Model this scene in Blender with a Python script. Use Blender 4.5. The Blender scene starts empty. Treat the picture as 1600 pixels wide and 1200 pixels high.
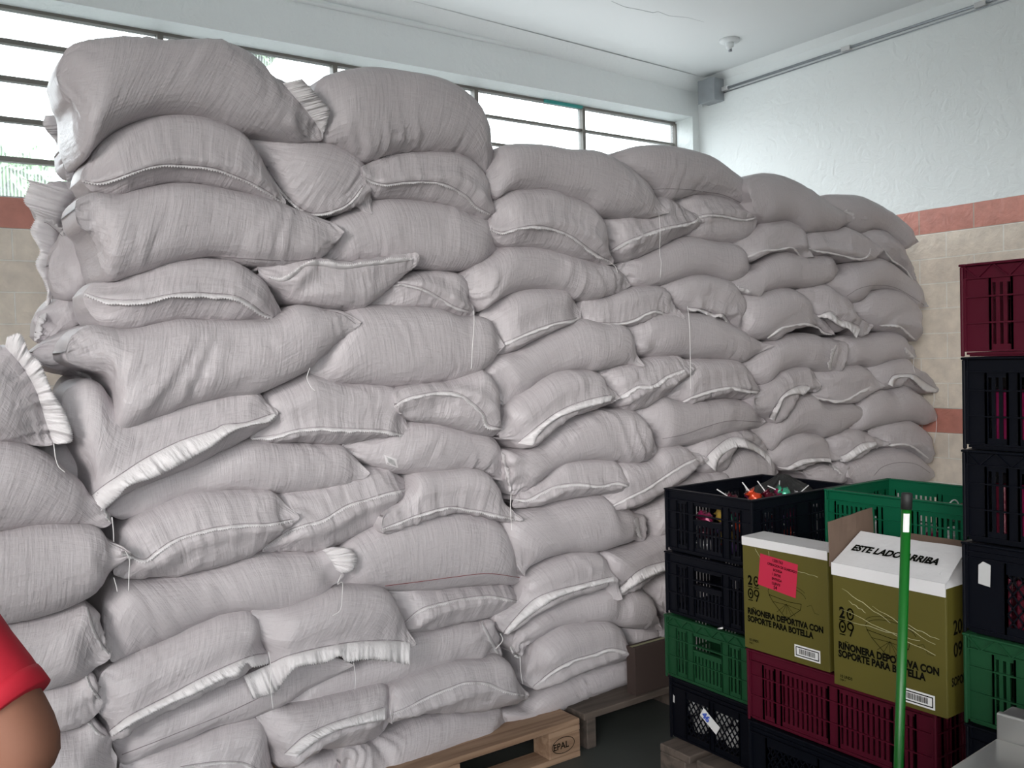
import bpy, bmesh, math, random
import numpy as np
from mathutils import Vector, Matrix
from mathutils.bvhtree import BVHTree
random.seed(7)
scn = bpy.context.scene
COL = scn.collection
# ---------------------------------------------------------------- camera
FPX = 1437.6
yaw, pit, rol = [math.radians(a) for a in (35.37, 1.705, -1.595)]
CAM = np.array([0.0, 0.0, 1.5])
_cy, _sy = math.cos(yaw), math.sin(yaw)
FW = np.array([_sy * math.cos(pit), _cy * math.cos(pit), -math.sin(pit)])
_r = np.array([_cy, -_sy, 0.0]); _u = np.cross(_r, FW)
RT = _r * math.cos(rol) + _u * math.sin(rol)
UP = -_r * math.sin(rol) + _u * math.cos(rol)
cam_d = bpy.data.cameras.new('camera')
cam_d.sensor_width = 36; cam_d.lens = FPX / 1600 * 36; cam_d.clip_start = .05
cam = bpy.data.objects.new('camera', cam_d); COL.objects.link(cam)
cam.matrix_world = Matrix([[RT[0], UP[0], -FW[0], CAM[0]], [RT[1], UP[1], -FW[1], CAM[1]], [RT[2], UP[2], -FW[2], CAM[2]], [0, 0, 0, 1]])
scn.camera = cam
def ray(x, y): return RT * (x - 800) / FPX - UP * (y - 600) / FPX + FW
def at(x_, y_, **k):
    d = ray(x_, y_)
    if 'z' in k: s = (k['z'] - CAM[2]) / d[2]
    elif 'y' in k: s = k['y'] / d[1]
    elif 'x' in k: s = k['x'] / d[0]
    else: s = k['D']
    return CAM + d * s
# ---------------------------------------------------------------- world, lamps, exposure
scn.view_settings.view_transform = 'Standard'; scn.view_settings.look = 'None'
scn.view_settings.gamma = 1; scn.view_settings.use_curve_mapping = False
scn.view_settings.exposure = EXPOSURE = 0.17
world = bpy.data.worlds.new('overcast_sky'); scn.world = world; world.use_nodes = True
wn, wl = world.node_tree.nodes, world.node_tree.links
wn.clear()
_o = wn.new('ShaderNodeOutputWorld'); _b = wn.new('ShaderNodeBackground'); _t = wn.new('ShaderNodeTexCoord')
_s = wn.new('ShaderNodeSeparateXYZ'); _c = wn.new('ShaderNodeValToRGB')
wl.new(_t.outputs['Generated'], _s.inputs[0]); wl.new(_s.outputs['Z'], _c.inputs[0]); wl.new(_c.outputs[0], _b.inputs[0]); wl.new(_b.outputs[0], _o.inputs[0])
_c.color_ramp.elements[0].position = 0.0; _c.color_ramp.elements[0].color = (.10, .11, .11, 1)
_c.color_ramp.elements[1].position = .12; _c.color_ramp.elements[1].color = (.93, .98, 1, 1)
_b.inputs['Strength'].default_value = WORLD = 6.5
def area(name, loc, rot, sx, sy, power, col=(1, 1, 1)):
    d = bpy.data.lights.new(name, 'AREA'); d.shape = 'RECTANGLE'; d.size = sx; d.size_y = sy; d.energy = power; d.color = col
    o = bpy.data.objects.new(name, d); COL.objects.link(o); o.location = loc; o.rotation_euler = rot; return o
# added key lamp at the left wall (falls mostly on the middle of the room) and added fill lamp behind; both sources unseen
def aim(o, p, spread=180):
    o.rotation_euler = (Vector(p) - o.location).to_track_quat('-Z', 'Y').to_euler(); o.data.spread = math.radians(spread)
k = area('side_key_lamp', (-3.1, -1.2, 2.5), (0, 0, 0), 2.9, 1.1, 14, (1, .955, .92)); aim(k, (2.5, 2.7, .92), 38)
k = area('rear_fill_lamp', (-1.2, -3.5, 2.3), (0, 0, 0), 3.2, 1.2, 3, (1, .96, .94)); aim(k, (.8, 2.7, .9), 40)
# daylight entering by the window band (just inside the panes)
area('window_daylight', (2.0, 4.42, 2.72), (math.radians(-100), 0, 0), 5.0, .7, 15, (.93, .97, 1))
# ---------------------------------------------------------------- materials
def mat(name, color, rough=.6, metal=0, spec=.5, bump=None, noise=None, coord='Object', trans=0):
    """bump = list of (scale xyz, strength, distance); noise = (scale, amount) darkens/lightens the colour a little"""
    m = bpy.data.materials.new(name); m.use_nodes = True
    n, l = m.node_tree.nodes, m.node_tree.links
    b = n['Principled BSDF']
    b.inputs['Base Color'].default_value = (*color, 1); b.inputs['Roughness'].default_value = rough
    b.inputs['Metallic'].default_value = metal; b.inputs['Specular IOR Level'].default_value = spec
    tc = n.new('ShaderNodeTexCoord')
    if noise:
        t = n.new('ShaderNodeTexNoise'); t.inputs['Scale'].default_value = noise[0]; t.inputs['Detail'].default_value = 5
        l.new(tc.outputs[coord], t.inputs['Vector'])
        mx = n.new('ShaderNodeMix'); mx.data_type = 'RGBA'
        a = noise[1]
        mx.inputs[6].default_value = tuple(min(1, c * (1 - a)) for c in color) + (1,)
        mx.inputs[7].default_value = tuple(min(1, c * (1 + a)) for c in color) + (1,)
        l.new(t.outputs[0], mx.inputs[0]); l.new(mx.outputs[2], b.inputs['Base Color'])
    prev = None
    for (sc, st, di) in bump or []:
        mp = n.new('ShaderNodeMapping'); mp.inputs['Scale'].default_value = sc
        l.new(tc.outputs[coord], mp.inputs[0])
        t = n.new('ShaderNodeTexNoise'); t.inputs['Scale'].default_value = 1; t.inputs['Detail'].default_value = 3
        l.new(mp.outputs[0], t.inputs['Vector'])
        bm_ = n.new('ShaderNodeBump'); bm_.inputs['Strength'].default_value = st; bm_.inputs['Distance'].default_value = di
        l.new(t.outputs[0], bm_.inputs['Height'])
        if prev: l.new(prev.outputs[0], bm_.inputs['Normal'])
        prev = bm_
    if prev: l.new(prev.outputs[0], b.inputs['Normal'])
    return m
M = {}
# woven polypropylene cloth: slubs along both thread directions of the UV (in metres) and soft creases
M['sack'] = mat('woven_sack_cloth', (.50, .462, .478), .45, bump=[((14, 430, 1), .18, .0024), ((430, 14, 1), .18, .0024), ((16, 60, 1), .40, .009), ((90, 10, 1), .40, .008)], noise=(5, .05), coord='UV')
M['flap'] = mat('sack_mouth_cloth', (.72, .69, .70), .5, bump=[((60, 60, 1), .4, .006), ((300, 300, 1), .2, .002)], coord='UV')
M['stitch'] = mat('grey_stitching', (.22, .19, .20), .8)
M['redstitch'] = mat('dark_red_stitching', (.25, .05, .05), .8)
M['thread'] = mat('white_thread', (.80, .78, .78), .7)
M['printed_label'] = mat('grey_label_ink', (.42, .41, .41), .7, noise=(90, .6))
M['paint'] = mat('white_stucco_paint', (.87, .905, .90), .45, bump=[((38, 38, 38), .35, .01), ((9, 9, 9), .3, .012)], noise=(1.2, .025))
M['ceil'] = mat('white_ceiling_paint', (.82, .85, .85), .6, bump=[((6, 6, 6), .2, .01)], noise=(.8, .03))
M['steelframe'] = mat('grey_painted_window_steel', (.20, .185, .165), .5, noise=(12, .25))
M['teal'] = mat('teal_paint', (.05, .36, .33), .5)
M['floor'] = mat('worn_concrete_floor', (.055, .062, .058), .55, bump=[((20, 20, 20), .3, .004)], noise=(2.5, .35))
M['galv'] = mat('galvanised_steel', (.36, .38, .40), .4, .6, noise=(20, .15))
M['black'] = mat('black_crate_plastic', (.0025, .0032, .006), .42, spec=.15)
M['green'] = mat('green_crate_plastic', (.008, .052, .020), .5, spec=.25, noise=(6, .12))
M['teal_green'] = mat('bright_green_crate_plastic', (.002, .10, .046), .5, spec=.25, noise=(6, .1))
M['maroon'] = mat('maroon_crate_plastic', (.060, .003, .012), .5, spec=.2, noise=(6, .12))
M['olive'] = mat('olive_printed_cardboard', (.080, .068, .008), .55, bump=[((5, 5, 60), .15, .003)], noise=(4, .08))
M['board'] = mat('brown_cardboard', (.13, .085, .062), .8, noise=(9, .12))
M['dark_board'] = mat('dark_brown_cardboard', (.045, .028, .024), .85)
M['whiteboard'] = mat('white_printed_cardboard', (.64, .63, .64), .5, bump=[((4, 160, 4), .2, .002), ((18, 18, 18), .3, .01)])
M['ink'] = mat('black_ink', (.004, .004, .003), .9, spec=.05)
M['pink'] = mat('pink_sticker_paper', (.42, .012, .045), .6)
M['sheet'] = mat('pale_sheet_card', (.45, .38, .27), .8)
M['white'] = mat('white_label_paper', (.66, .66, .66), .6)
M['blue_ink'] = mat('blue_marker_ink', (.03, .08, .45), .6)
M['logo'] = mat('white_logo_print', (.45, .45, .45), .6)
M['film'] = mat('crumpled_clear_tape', (.34, .33, .20), .2, spec=.8)
M['polegreen'] = mat('green_pole_paint', (.002, .10, .008), .4)
M['cap'] = mat('black_rubber_cap', (.012, .012, .012), .6)
M['steel'] = mat('stainless_steel', (.55, .55, .54), .32, .9, bump=[((3, 90, 3), .06, .002)], noise=(9, .12))
M['red_shirt'] = mat('red_tshirt_cotton', (.42, .006, .022), .8, bump=[((90, 90, 90), .2, .002)])
M['skin'] = mat('brown_skin', (.21, .095, .062), .7, 0, .25, bump=[((60, 60, 60), .1, .002)], noise=(14, .08))
M['trousers'] = mat('dark_blue_denim', (.02, .03, .06), .85)
M['hair'] = mat('black_hair', (.01, .008, .007), .5)
M['shoe'] = mat('black_shoe_leather', (.012, .012, .012), .5)
M['rib_black'] = mat('black_bag_plastic', (.02, .02, .02), .45, spec=.4, bump=[((30, 30, 30), .6, .01)])
for nm, c in dict(cherry=(.075, .006, .016), orange=(.60, .06, .02), magenta=(.17, .008, .05), mint=(.05, .33, .20), violet=(.20, .12, .35), yellow=(.45, .30, .05), silver=(.5, .5, .52)).items():
    M[nm] = mat(nm + '_foil_wrapper', c, .25, .3, bump=[((50, 50, 50), .5, .006)])
def wood(name, c, dark):
    m = mat(name, c, .75, bump=[((3, 60, 60), .3, .003)])
    n, l = m.node_tree.nodes, m.node_tree.links
    tc = n.new('ShaderNodeTexCoord'); mp = n.new('ShaderNodeMapping'); mp.inputs['Scale'].default_value = (2.2, 26, 26)
    t = n.new('ShaderNodeTexNoise'); t.inputs['Scale'].default_value = 1; t.inputs['Detail'].default_value = 6; t.inputs['Distortion'].default_value = .6
    cr = n.new('ShaderNodeValToRGB'); cr.color_ramp.elements[0].color = (*dark, 1); cr.color_ramp.elements[1].color = (*c, 1)
    cr.color_ramp.elements[0].position = .35; cr.color_ramp.elements[1].position = .6
    l.new(tc.outputs['Object'], mp.inputs[0]); l.new(mp.outputs[0], t.inputs['Vector']); l.new(t.outputs[0], cr.inputs[0])
    l.new(cr.outputs[0], n['Principled BSDF'].inputs['Base Color'])
    return m
M['wood'] = wood('light_pallet_pine', (.36, .235, .155), (.22, .13, .08))
M['oldwood'] = wood('grey_weathered_pallet_wood', (.11, .085, .07), (.05, .04, .034))
def tile_mat(name, axis):
    """painted stucco above, then the red band, beige stone tiles, a second red band and beige tiles again"""
    m = bpy.data.materials.new(name); m.use_nodes = True
    n, l = m.node_tree.nodes, m.node_tree.links
    b = n['Principled BSDF']
    g = n.new('ShaderNodeNewGeometry'); s = n.new('ShaderNodeSeparateXYZ'); l.new(g.outputs['Position'], s.inputs[0])
    def math_(op, a, bb=None, c=None):
        k = n.new('ShaderNodeMath'); k.operation = op
        for i, v in enumerate((a, bb, c)):
            if v is None: continue
            if isinstance(v, (int, float)): k.inputs[i].default_value = v
            else: l.new(v, k.inputs[i])
        return k.outputs[0]
    z = s.outputs['Z']; h = s.outputs[axis]
    cv = n.new('ShaderNodeCombineXYZ'); l.new(math_('ADD', h, .05), cv.inputs[0]); l.new(math_('SUBTRACT', z, 2.113 - 20 * .1375), cv.inputs[1])
    br = n.new('ShaderNodeTexBrick'); l.new(cv.outputs[0], br.inputs['Vector'])
    br.inputs['Scale'].default_value = 1; br.inputs['Brick Width'].default_value = .308; br.inputs['Row Height'].default_value = .1375
    br.inputs['Mortar Size'].default_value = .0034; br.inputs['Mortar Smooth'].default_value = .3; br.offset = .5
    br.inputs['Color1'].default_value = (.84, .73, .62, 1); br.inputs['Color2'].default_value = (.90, .80, .68, 1); br.inputs['Mortar'].default_value = (.97, .92, .84, 1)
    rd = n.new('ShaderNodeTexBrick'); l.new(cv.outputs[0], rd.inputs['Vector'])
    rd.inputs['Scale'].default_value = 1; rd.inputs['Brick Width'].default_value = .308; rd.inputs['Row Height'].default_value = .1375
    rd.inputs['Mortar Size'].default_value = .0034; rd.inputs['Mortar Smooth'].default_value = .3; rd.offset = .5
    rd.inputs['Color1'].default_value = (.60, .24, .19, 1); rd.inputs['Color2'].default_value = (.66, .28, .22, 1); rd.inputs['Mortar'].default_value = (.55, .45, .38, 1)
    ns = n.new('ShaderNodeTexNoise'); ns.inputs['Scale'].default_value = 14; ns.inputs['Detail'].default_value = 6; l.new(g.outputs['Position'], ns.inputs['Vector'])
    def mix(f, a, c, mode='MIX'):
        k = n.new('ShaderNodeMix'); k.data_type = 'RGBA'; k.blend_type = mode
        if isinstance(f, (int, float)): k.inputs[0].default_value = f
        else: l.new(f, k.inputs[0])
        for i, v in ((6, a), (7, c)):
            if isinstance(v, tuple): k.inputs[i].default_value = v
            else: l.new(v, k.inputs[i])
        return k.outputs[2]
    low = math_('MULTIPLY', math_('LESS_THAN', z, 1.151), math_('GREATER_THAN', z, 1.013))
    top = math_('GREATER_THAN', z, 2.113)
    tile = mix(math_('MAXIMUM', low, top), br.outputs['Color'], rd.outputs['Color'])
    cr = n.new('ShaderNodeValToRGB'); l.new(ns.outputs[0], cr.inputs[0])
    cr.color_ramp.elements[0].color = (.86, .86, .86, 1); cr.color_ramp.elements[1].color = (1.06, 1.06, 1.06, 1)
    cr.color_ramp.elements[0].position = .3; cr.color_ramp.elements[1].position = .7
    tile = mix(1, tile, cr.outputs[0], 'MULTIPLY')
    wob = n.new('ShaderNodeTexNoise'); wob.inputs['Scale'].default_value = 3; l.new(g.outputs['Position'], wob.inputs['Vector'])
    edge = math_('GREATER_THAN', math_('ADD', z, math_('MULTIPLY', wob.outputs[0], .02)), 2.258)
    col = mix(edge, tile, (.87, .905, .90, 1)); l.new(col, b.inputs['Base Color'])
    b.inputs['Roughness'].default_value = .45
    n2 = n.new('ShaderNodeTexNoise'); n2.inputs['Scale'].default_value = 40; n2.inputs['Detail'].default_value = 3; l.new(g.outputs['Position'], n2.inputs['Vector'])
    n3 = n.new('ShaderNodeTexNoise'); n3.inputs['Scale'].default_value = 11; n3.inputs['Detail'].default_value = 4; n3.inputs['Distortion'].default_value = 1.5; l.new(g.outputs['Position'], n3.inputs['Vector'])
    hgt = math_('ADD', math_('MULTIPLY', n2.outputs[0], .35), math_('MULTIPLY', n3.outputs[0], .8))
    hgt = math_('SUBTRACT', hgt, math_('MULTIPLY', math_('MULTIPLY', br.outputs['Fac'], 1.1), math_('SUBTRACT', 1, edge)))
    bp = n.new('ShaderNodeBump'); bp.inputs['Strength'].default_value = .6; bp.inputs['Distance'].default_value = .014
    l.new(hgt, bp.inputs['Height']); l.new(bp.outputs[0], b.inputs['Normal'])
    return m
M['wallX'] = tile_mat('stucco_over_tiles_side', 'Y'); M['wallY'] = tile_mat('stucco_over_tiles_back', 'X')
def glass_mat():
    m = bpy.data.materials.new('ribbed_window_glass'); m.use_nodes = True
    n, l = m.node_tree.nodes, m.node_tree.links; n.clear()
    o = n.new('ShaderNodeOutputMaterial'); tr = n.new('ShaderNodeBsdfTransparent'); tl = n.new('ShaderNodeBsdfTranslucent'); gl = n.new('ShaderNodeBsdfGlossy')
    tr.inputs[0].default_value = (.97, .99, 1, 1); tl.inputs[0].default_value = (.95, .98, 1, 1); gl.inputs['Roughness'].default_value = .1
    tc = n.new('ShaderNodeTexCoord'); wv = n.new('ShaderNodeTexWave'); wv.inputs['Scale'].default_value = 22; wv.inputs['Distortion'].default_value = .6
    l.new(tc.outputs['Object'], wv.inputs['Vector'])
    mr = n.new('ShaderNodeMapRange'); mr.inputs[3].default_value = .04; mr.inputs[4].default_value = .20; l.new(wv.outputs['Fac'], mr.inputs[0])
    a = n.new('ShaderNodeMixShader'); l.new(mr.outputs[0], a.inputs[0]); l.new(tr.outputs[0], a.inputs[1]); l.new(tl.outputs[0], a.inputs[2])
    c = n.new('ShaderNodeMixShader'); c.inputs[0].default_value = .06; l.new(a.outputs[0], c.inputs[1]); l.new(gl.outputs[0], c.inputs[2])
    l.new(c.outputs[0], o.inputs[0]); return m
M['glass'] = glass_mat()
# ---------------------------------------------------------------- mesh helpers
def tag(o, label=None, cat=None, group=None, kind=None):
    for k, v in (('label', label), ('category', cat), ('group', group), ('kind', kind)):
        if v: o[k] = v
    return o
def link(name, verts, faces, m, parent=None, smooth=False, loc=None, uvs=None):
    me = bpy.data.meshes.new(name); me.from_pydata([tuple(v) for v in verts], [], [tuple(f) for f in faces]); me.materials.append(M[m] if isinstance(m, str) else m)
    if uvs is not None:
        uv = me.uv_layers.new(name='UVMap'); li = np.empty(len(me.loops), dtype=np.int32); me.loops.foreach_get('vertex_index', li)
        uv.data.foreach_set('uv', np.asarray(uvs, dtype=np.float32)[li].ravel())
    if smooth: me.polygons.foreach_set('use_smooth', [True] * len(me.polygons))
    me.update()
    o = bpy.data.objects.new(name, me); COL.objects.link(o)
    if loc is not None: o.location = loc
    if parent: o.parent = parent
    return o
def empty(name, loc=(0, 0, 0), rz=0, **k):
    o = bpy.data.objects.new(name, None); COL.objects.link(o); o.location = loc; o.rotation_euler = (0, 0, rz); o.empty_display_size = .05
    return tag(o, **k)
class MB:
    def __init__(s): s.v = []; s.f = []
    def hexa(s, P):   # 8 points: bottom loop, top loop
        b = len(s.v); s.v += [tuple(p) for p in P]
        s.f += [tuple(b + i for i in q) for q in ((0, 3, 2, 1), (4, 5, 6, 7), (0, 1, 5, 4), (1, 2, 6, 5), (2, 3, 7, 6), (3, 0, 4, 7))]
    def box(s, x0, x1, y0, y1, z0, z1, fn=None):
        P = [(x0, y0, z0), (x1, y0, z0), (x1, y1, z0), (x0, y1, z0), (x0, y0, z1), (x1, y0, z1), (x1, y1, z1), (x0, y1, z1)]
        s.hexa([fn(*p) for p in P] if fn else P)
    def tube(s, pts, r, n=8, cap=True):
        pts = [Vector(p) for p in pts]; rs = r if isinstance(r, (list, tuple)) else [r] * len(pts); b = len(s.v); prev = None
        for i, p in enumerate(pts):
            d = (pts[min(i + 1, len(pts) - 1)] - pts[max(i - 1, 0)]).normalized()
            a = (prev - d * prev.dot(d)) if prev is not None else d.orthogonal()
            a.normalize(); prev = a; c = d.cross(a)
            for k in range(n):
                t = 2 * math.pi * k / n; s.v.append(tuple(p + (a * math.cos(t) + c * math.sin(t)) * rs[i]))
        for i in range(len(pts) - 1):
            for k in range(n): s.f.append((b + i * n + k, b + i * n + (k + 1) % n, b + (i + 1) * n + (k + 1) % n, b + (i + 1) * n + k))
        if cap: s.f.append(tuple(b + k for k in range(n))[::-1]); s.f.append(tuple(b + (len(pts) - 1) * n + k for k in range(n)))
    def prism(s, poly, w, d0, d1):   # polygon of 3d points extruded by vector range
        b = len(s.v); w = Vector(w); n = len(poly)
        s.v += [tuple(Vector(p) + w * d0) for p in poly] + [tuple(Vector(p) + w * d1) for p in poly]
        s.f.append(tuple(range(b, b + n))); s.f.append(tuple(range(b + 2 * n - 1, b + n - 1, -1)))
        for i in range(n): j = (i + 1) % n; s.f.append((b + i, b + n + i, b + n + j, b + j))
    def build(s, name, m, parent=None, smooth=False, loc=None, bevel=0, fixn=True):
        o = link(name, s.v, s.f, m, parent, smooth, loc)
        if fixn:
            bm = bmesh.new(); bm.from_mesh(o.data); bmesh.ops.recalc_face_normals(bm, faces=bm.faces); bm.to_mesh(o.data); bm.free()
        if bevel:
            md = o.modifiers.new('bevel', 'BEVEL'); md.width = bevel; md.segments = 2; md.limit_method = 'ANGLE'
        return o
def text_verts(body, size, sx=1.0, bold=0.0, shear=0.0):
    c = bpy.data.curves.new('t', 'FONT'); c.body = body; c.size = size; c.offset = bold; c.shear = shear; c.resolution_u = 3
    o = bpy.data.objects.new('t', c); COL.objects.link(o)
    me = bpy.data.meshes.new_from_object(o.evaluated_get(bpy.context.evaluated_depsgraph_get()))
    v = [(p.co.x * sx, p.co.y) for p in me.vertices]; f = [tuple(q.vertices) for q in me.polygons]
    bpy.data.objects.remove(o); bpy.data.curves.remove(c); bpy.data.meshes.remove(me)
    return v, f
# ---------------------------------------------------------------- the room
YW, XR, YG = 4.5, 4.857, 4.685            # window wall, right wall, window plane
XL, YB = -3.2, -3.6
def ceil_z(x): return 3.375 + .075 * min(1, max(0, (XR - x) / 2.6)) ** .8
b = MB(); b.box(XL, 5.3, YB, 5.0, -.12, 0); tag(b.build('floor', 'floor'), kind='structure')
b = MB(); b.box(XR, XR + .25, YB, 5.0, 0, 3.62); tag(b.build('wall_right', 'wallX'), kind='structure')
b = MB(); b.box(XL - .2, XL, YB, -2.8, 0, 3.6); b.box(XL - .2, XL, .4, 5.0, 0, 3.6); b.box(XL - .2, XL, -2.8, .4, 3.15, 3.6); b.box(XL - .2, XL, -2.8, .4, 0, 1.7); tag(b.build('wall_left', 'wallX'), kind='structure')  # opening in this unseen wall is added to go with the key lamp
b = MB()                                  # window wall with the long opening
b.box(XL, XR, YW, YW + .22, 0, 2.25); b.box(XL, XR, YW, YW + .22, 3.13, 3.6); b.box(4.795, XR, YW, YW + .22, 2.25, 3.13); b.box(XL, -1.6, YW, YW + .22, 2.25, 3.13)
tag(b.build('wall_back', 'wallY'), kind='structure')
b = MB()                                  # wall behind the camera; its wide doorway is put in to admit light
b.box(XL, -3.0, YB - .2, YB, 0, 3.6); b.box(.8, XR, YB - .2, YB, 0, 3.6); b.box(-3.0, .8, YB - .2, YB, 3.05, 3.6)
tag(b.build('wall_front', 'paint'), kind='structure')
# ceiling: very slightly bowed slab
V, Fc = [], []
nx, ny = 28, 2
for j in range(ny + 1):
    for i in range(nx + 1):
        x = XL + (5.1 - XL) * i / nx; V.append((x, YB + (5.0 - YB) * j / ny, ceil_z(x)))
for j in range(ny):
    for i in range(nx): a = j * (nx + 1) + i; Fc.append((a, a + nx + 1, a + nx + 2, a + 1))
k = len(V); V += [(x, y, z + .15) for x, y, z in V]; Fc += [tuple(q + k for q in f)[::-1] for f in Fc]
tag(link('ceiling', V, Fc, 'ceil', smooth=True), kind='structure')
# shallow cove strips and the half round moulding on the window wall
b = MB(); pts = []
for i in range(25):
    x = XL + (XR - .002 - XL) * i / 24; pts.append((x, YW - .002, 3.352 + .012 * math.sin(i / 24 * 3.1)))
b.tube(pts, .017, 10); tag(b.build('trim_1', 'paint', smooth=True), kind='structure')
b = MB()
for x0, x1 in ((XL, 0), (0, 2.4), (2.4, XR)):
    z0, z1 = ceil_z(x0), ceil_z(x1)
    b.prism([(x0, YW, z0 - .075 * min(1, (XR - x0) / 2)), (x0, YW - .10, z0), (x0, YW, z0 + .01)], (x1 - x0, 0, z1 - z0), 0, 1)
tag(b.build('trim_2', 'paint'), kind='structure')
b = MB(); b.prism([(XR, YB, 3.335), (XR - .045, YB, 3.385), (XR, YB, 3.40)], (0, YW - YB, 0), 0, 1); tag(b.build('trim_3', 'paint'), kind='structure')
# hairline crack in the ceiling plaster
cr_ = [at(x_, y_, z=3.42) for x_, y_ in ((955, 2), (975, 10), (1000, 14), (1020, 18), (1028, 16), (1045, 22), (1075, 24), (1100, 30))]
b = MB(); b.tube([(p[0], p[1], ceil_z(p[0]) - .0005) for p in cr_], [.0006, .001, .001, .0014, .001, .0008, .0006, .0004], 5); b.build('ceiling_crack', 'galv', bpy.data.objects['ceiling'])
# windows
mull = [-1.6, -.577, .344, 1.265, 2.184, 3.102, 3.945, 4.795]
rows = [2.25, 2.447, 2.624, 2.806, 2.972, 3.125]
for i in range(7):
    x0, x1 = mull[i], mull[i + 1]
    w = empty('window_%d' % (i + 1), ((x0 + x1) / 2, YG, 2.25), kind='structure')
    cx = (x0 + x1) / 2
    b = MB(); hw = (x1 - x0) / 2
    b.box(-hw, hw, -.02, .025, .865, .885); b.box(-hw, hw, -.02, .025, 0, .03)
    r_ = .014 if i != 6 else .009; l_ = .014 if i not in (5, 6) else (.014 if i == 5 else .009)
    b.box(hw - r_, hw, -.03, .02, .03, .865); b.box(-hw, -hw + l_, -.03, .02, .03, .865)
    b.build('window_frame', 'steelframe', w)
    for j in range(1, 5):
        if i in (5, 6) and j == 99: continue
        t_ = .011 if i < 5 else .007
        b = MB(); b.box(-hw + .014, hw - .014, -.018, .018, rows[j] - 2.25 - t_, rows[j] - 2.25 + t_); b.build('glazing_bar', 'steelframe', w)
    for j in range(5):
        b = MB(); b.box(-hw + .01, hw - .01, -.002, .002, rows[j] - 2.25 + .008, rows[j + 1] - 2.25 - .008); b.build('window_pane', 'glass', w)
b = MB(); b.box(3.62, 3.94, YG - .028, YG - .02, 3.108, 3.128); b.build('painted_strip', 'teal', bpy.data.objects['window_6'])
bpy.data.objects['painted_strip'].location = Vector((0, 0, 0)) - bpy.data.objects['window_6'].location
# things outside the window
def foliage(name, c, r, n, label):
    V, Fc = [], []
    rnd = random.Random(int(c[0] * 100))
    for _ in range(n):
        d = Vector((rnd.gauss(0, 1), rnd.gauss(0, 1), rnd.gauss(0, 1))).normalized() * r * rnd.random() ** .4
        p = Vector((d.x * 1.3, d.y * .7, d.z)); a = Vector((rnd.gauss(0, 1), rnd.gauss(0, 1), rnd.gauss(0, 1))).normalized() * .09; e = a.orthogonal().normalized() * .045
        k = len(V); V += [tuple(p - a), tuple(p + e), tuple(p + a), tuple(p - e)]; Fc.append((k, k + 1, k + 2, k + 3))
    return link(name, V, Fc, 'leaf', None, loc=c)
M['leaf'] = mat('green_leaves', (.22, .34, .18), .5, noise=(6, .5))
M['bark'] = mat('grey_bark', (.10, .08, .06), .9)
for (c, r, lab) in (((.75, 8.2, 2.75), .62, 'leafy tree outside, behind the ribbed panes at the left'), ((3.1, 9.2, 4.75), .4, 'leafy tree crown outside, behind the upper panes between the two topmost sacks')):
    t = empty('tree', (c[0], c[1], -.1), label=lab, cat='tree')
    f = foliage('foliage', (0, 0, c[2] + .1), r, 1500, ''); f.parent = t
    b = MB(); b.tube([(0, 0, 0), (.05, 0, 1.5), (0, 0, c[2])], [.1, .08, .04], 8); b.build('trunk', 'bark', t, smooth=True)
b = MB(); b.box(-8, 14, 5.0, 14, -.2, -.1); tag(b.build('outside_ground', 'floor'), kind='structure')
# lamp socket, junction box, conduits
s = empty('lamp_socket', (4.2, 3.62, ceil_z(4.2)), label='small white bare lamp socket on the ceiling near the corner', cat='lamp socket')
p = at(1140, 62, z=3.395); s.location = (p[0], p[1], ceil_z(p[0]))
b = MB(); b.tube([(0, 0, .002), (0, 0, -.012), (0, 0, -.018)], [.062, .06, .03], 24); b.build('ceiling_plate', 'ceil', s, smooth=True)
b = MB(); b.tube([(0, 0, -.01), (0, 0, -.045), (.004, 0, -.05)], [.026, .024, .018], 16); b.build('socket_cup', 'ceil', s, smooth=True)
b = MB(); b.tube([(0, 0, -.045), (.004, 0, -.07)], [.012, .012], 10); b.build('bulb_contact', 'galv', s, smooth=True)
j = empty('junction_box', (XR - .055, 4.335, 3.19), label='grey metal junction box on the white wall beside the window corner', cat='junction box')
b = MB(); b.box(-.04, .055, -.07, .07, 0, .15); b.build('box_body', 'galv', j, bevel=.004)
b = MB(); b.box(-.046, -.040, -.074, .074, -.004, .154); b.build('box_cover', 'galv', j, bevel=.002)
c = empty('conduit', (XR - .012, 4.26, 3.267), label='pair of thin grey conduits running along the right wall below the ceiling', cat='conduit')
b = MB(); b.tube([(0, 0, 0), (0, -7.0, .008)], .0085, 8); b.build('upper_pipe', 'galv', c, smooth=True)
b = MB(); b.tube([(.006, 0, -.022), (.006, -7.0, -.014)], .004, 8); b.build('lower_pipe', 'galv', c, smooth=True)
for yy in (-.012, -.95, -1.75): b = MB(); b.box(-.013, .012, yy - .03, yy + .03, -.014, .014); b.build('pipe_clamp', 'white', c, bevel=.003)
b = MB(); b.tube([(XR - .01, YW - .05, 3.34), (XR - .01, YW - .06, 3.25), (XR - .01, YW - .045, 3.2), (XR - .01, YW - .03, 3.25), (XR - .01, YW - .03, 3.34)], .006, 6)
tag(b.build('cable_loop', 'paint', smooth=True), 'short white painted cable loop in the corner left of the grey junction box', 'cable')
# ---- the sacks: outline of every sack's front (top edge from left tip to right tip | lower edge between the tips)
# read in zoomed crops of the photograph (ZN: crop origin and scale); every outline is put on the stack's own front plane
ZN = {'1': (0, 0, 2.857), '2': (0, 400, 2.857), '3': (0, 780, 2.857), '4': (360, 60, 2.857), '5': (360, 440, 2.857),
      '6': (360, 780, 2.857), '8': (720, 560, 2.857), '9': (760, 780, 2.857), 'A': (1060, 520, 3.636),
      'B': (720, 440, 2.857), 'C': (720, 200, 2.857), 'D': (1120, 260, 4.444), 'E': (0, 130, 2.18), 'P': (0, 0, 1)}
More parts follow.
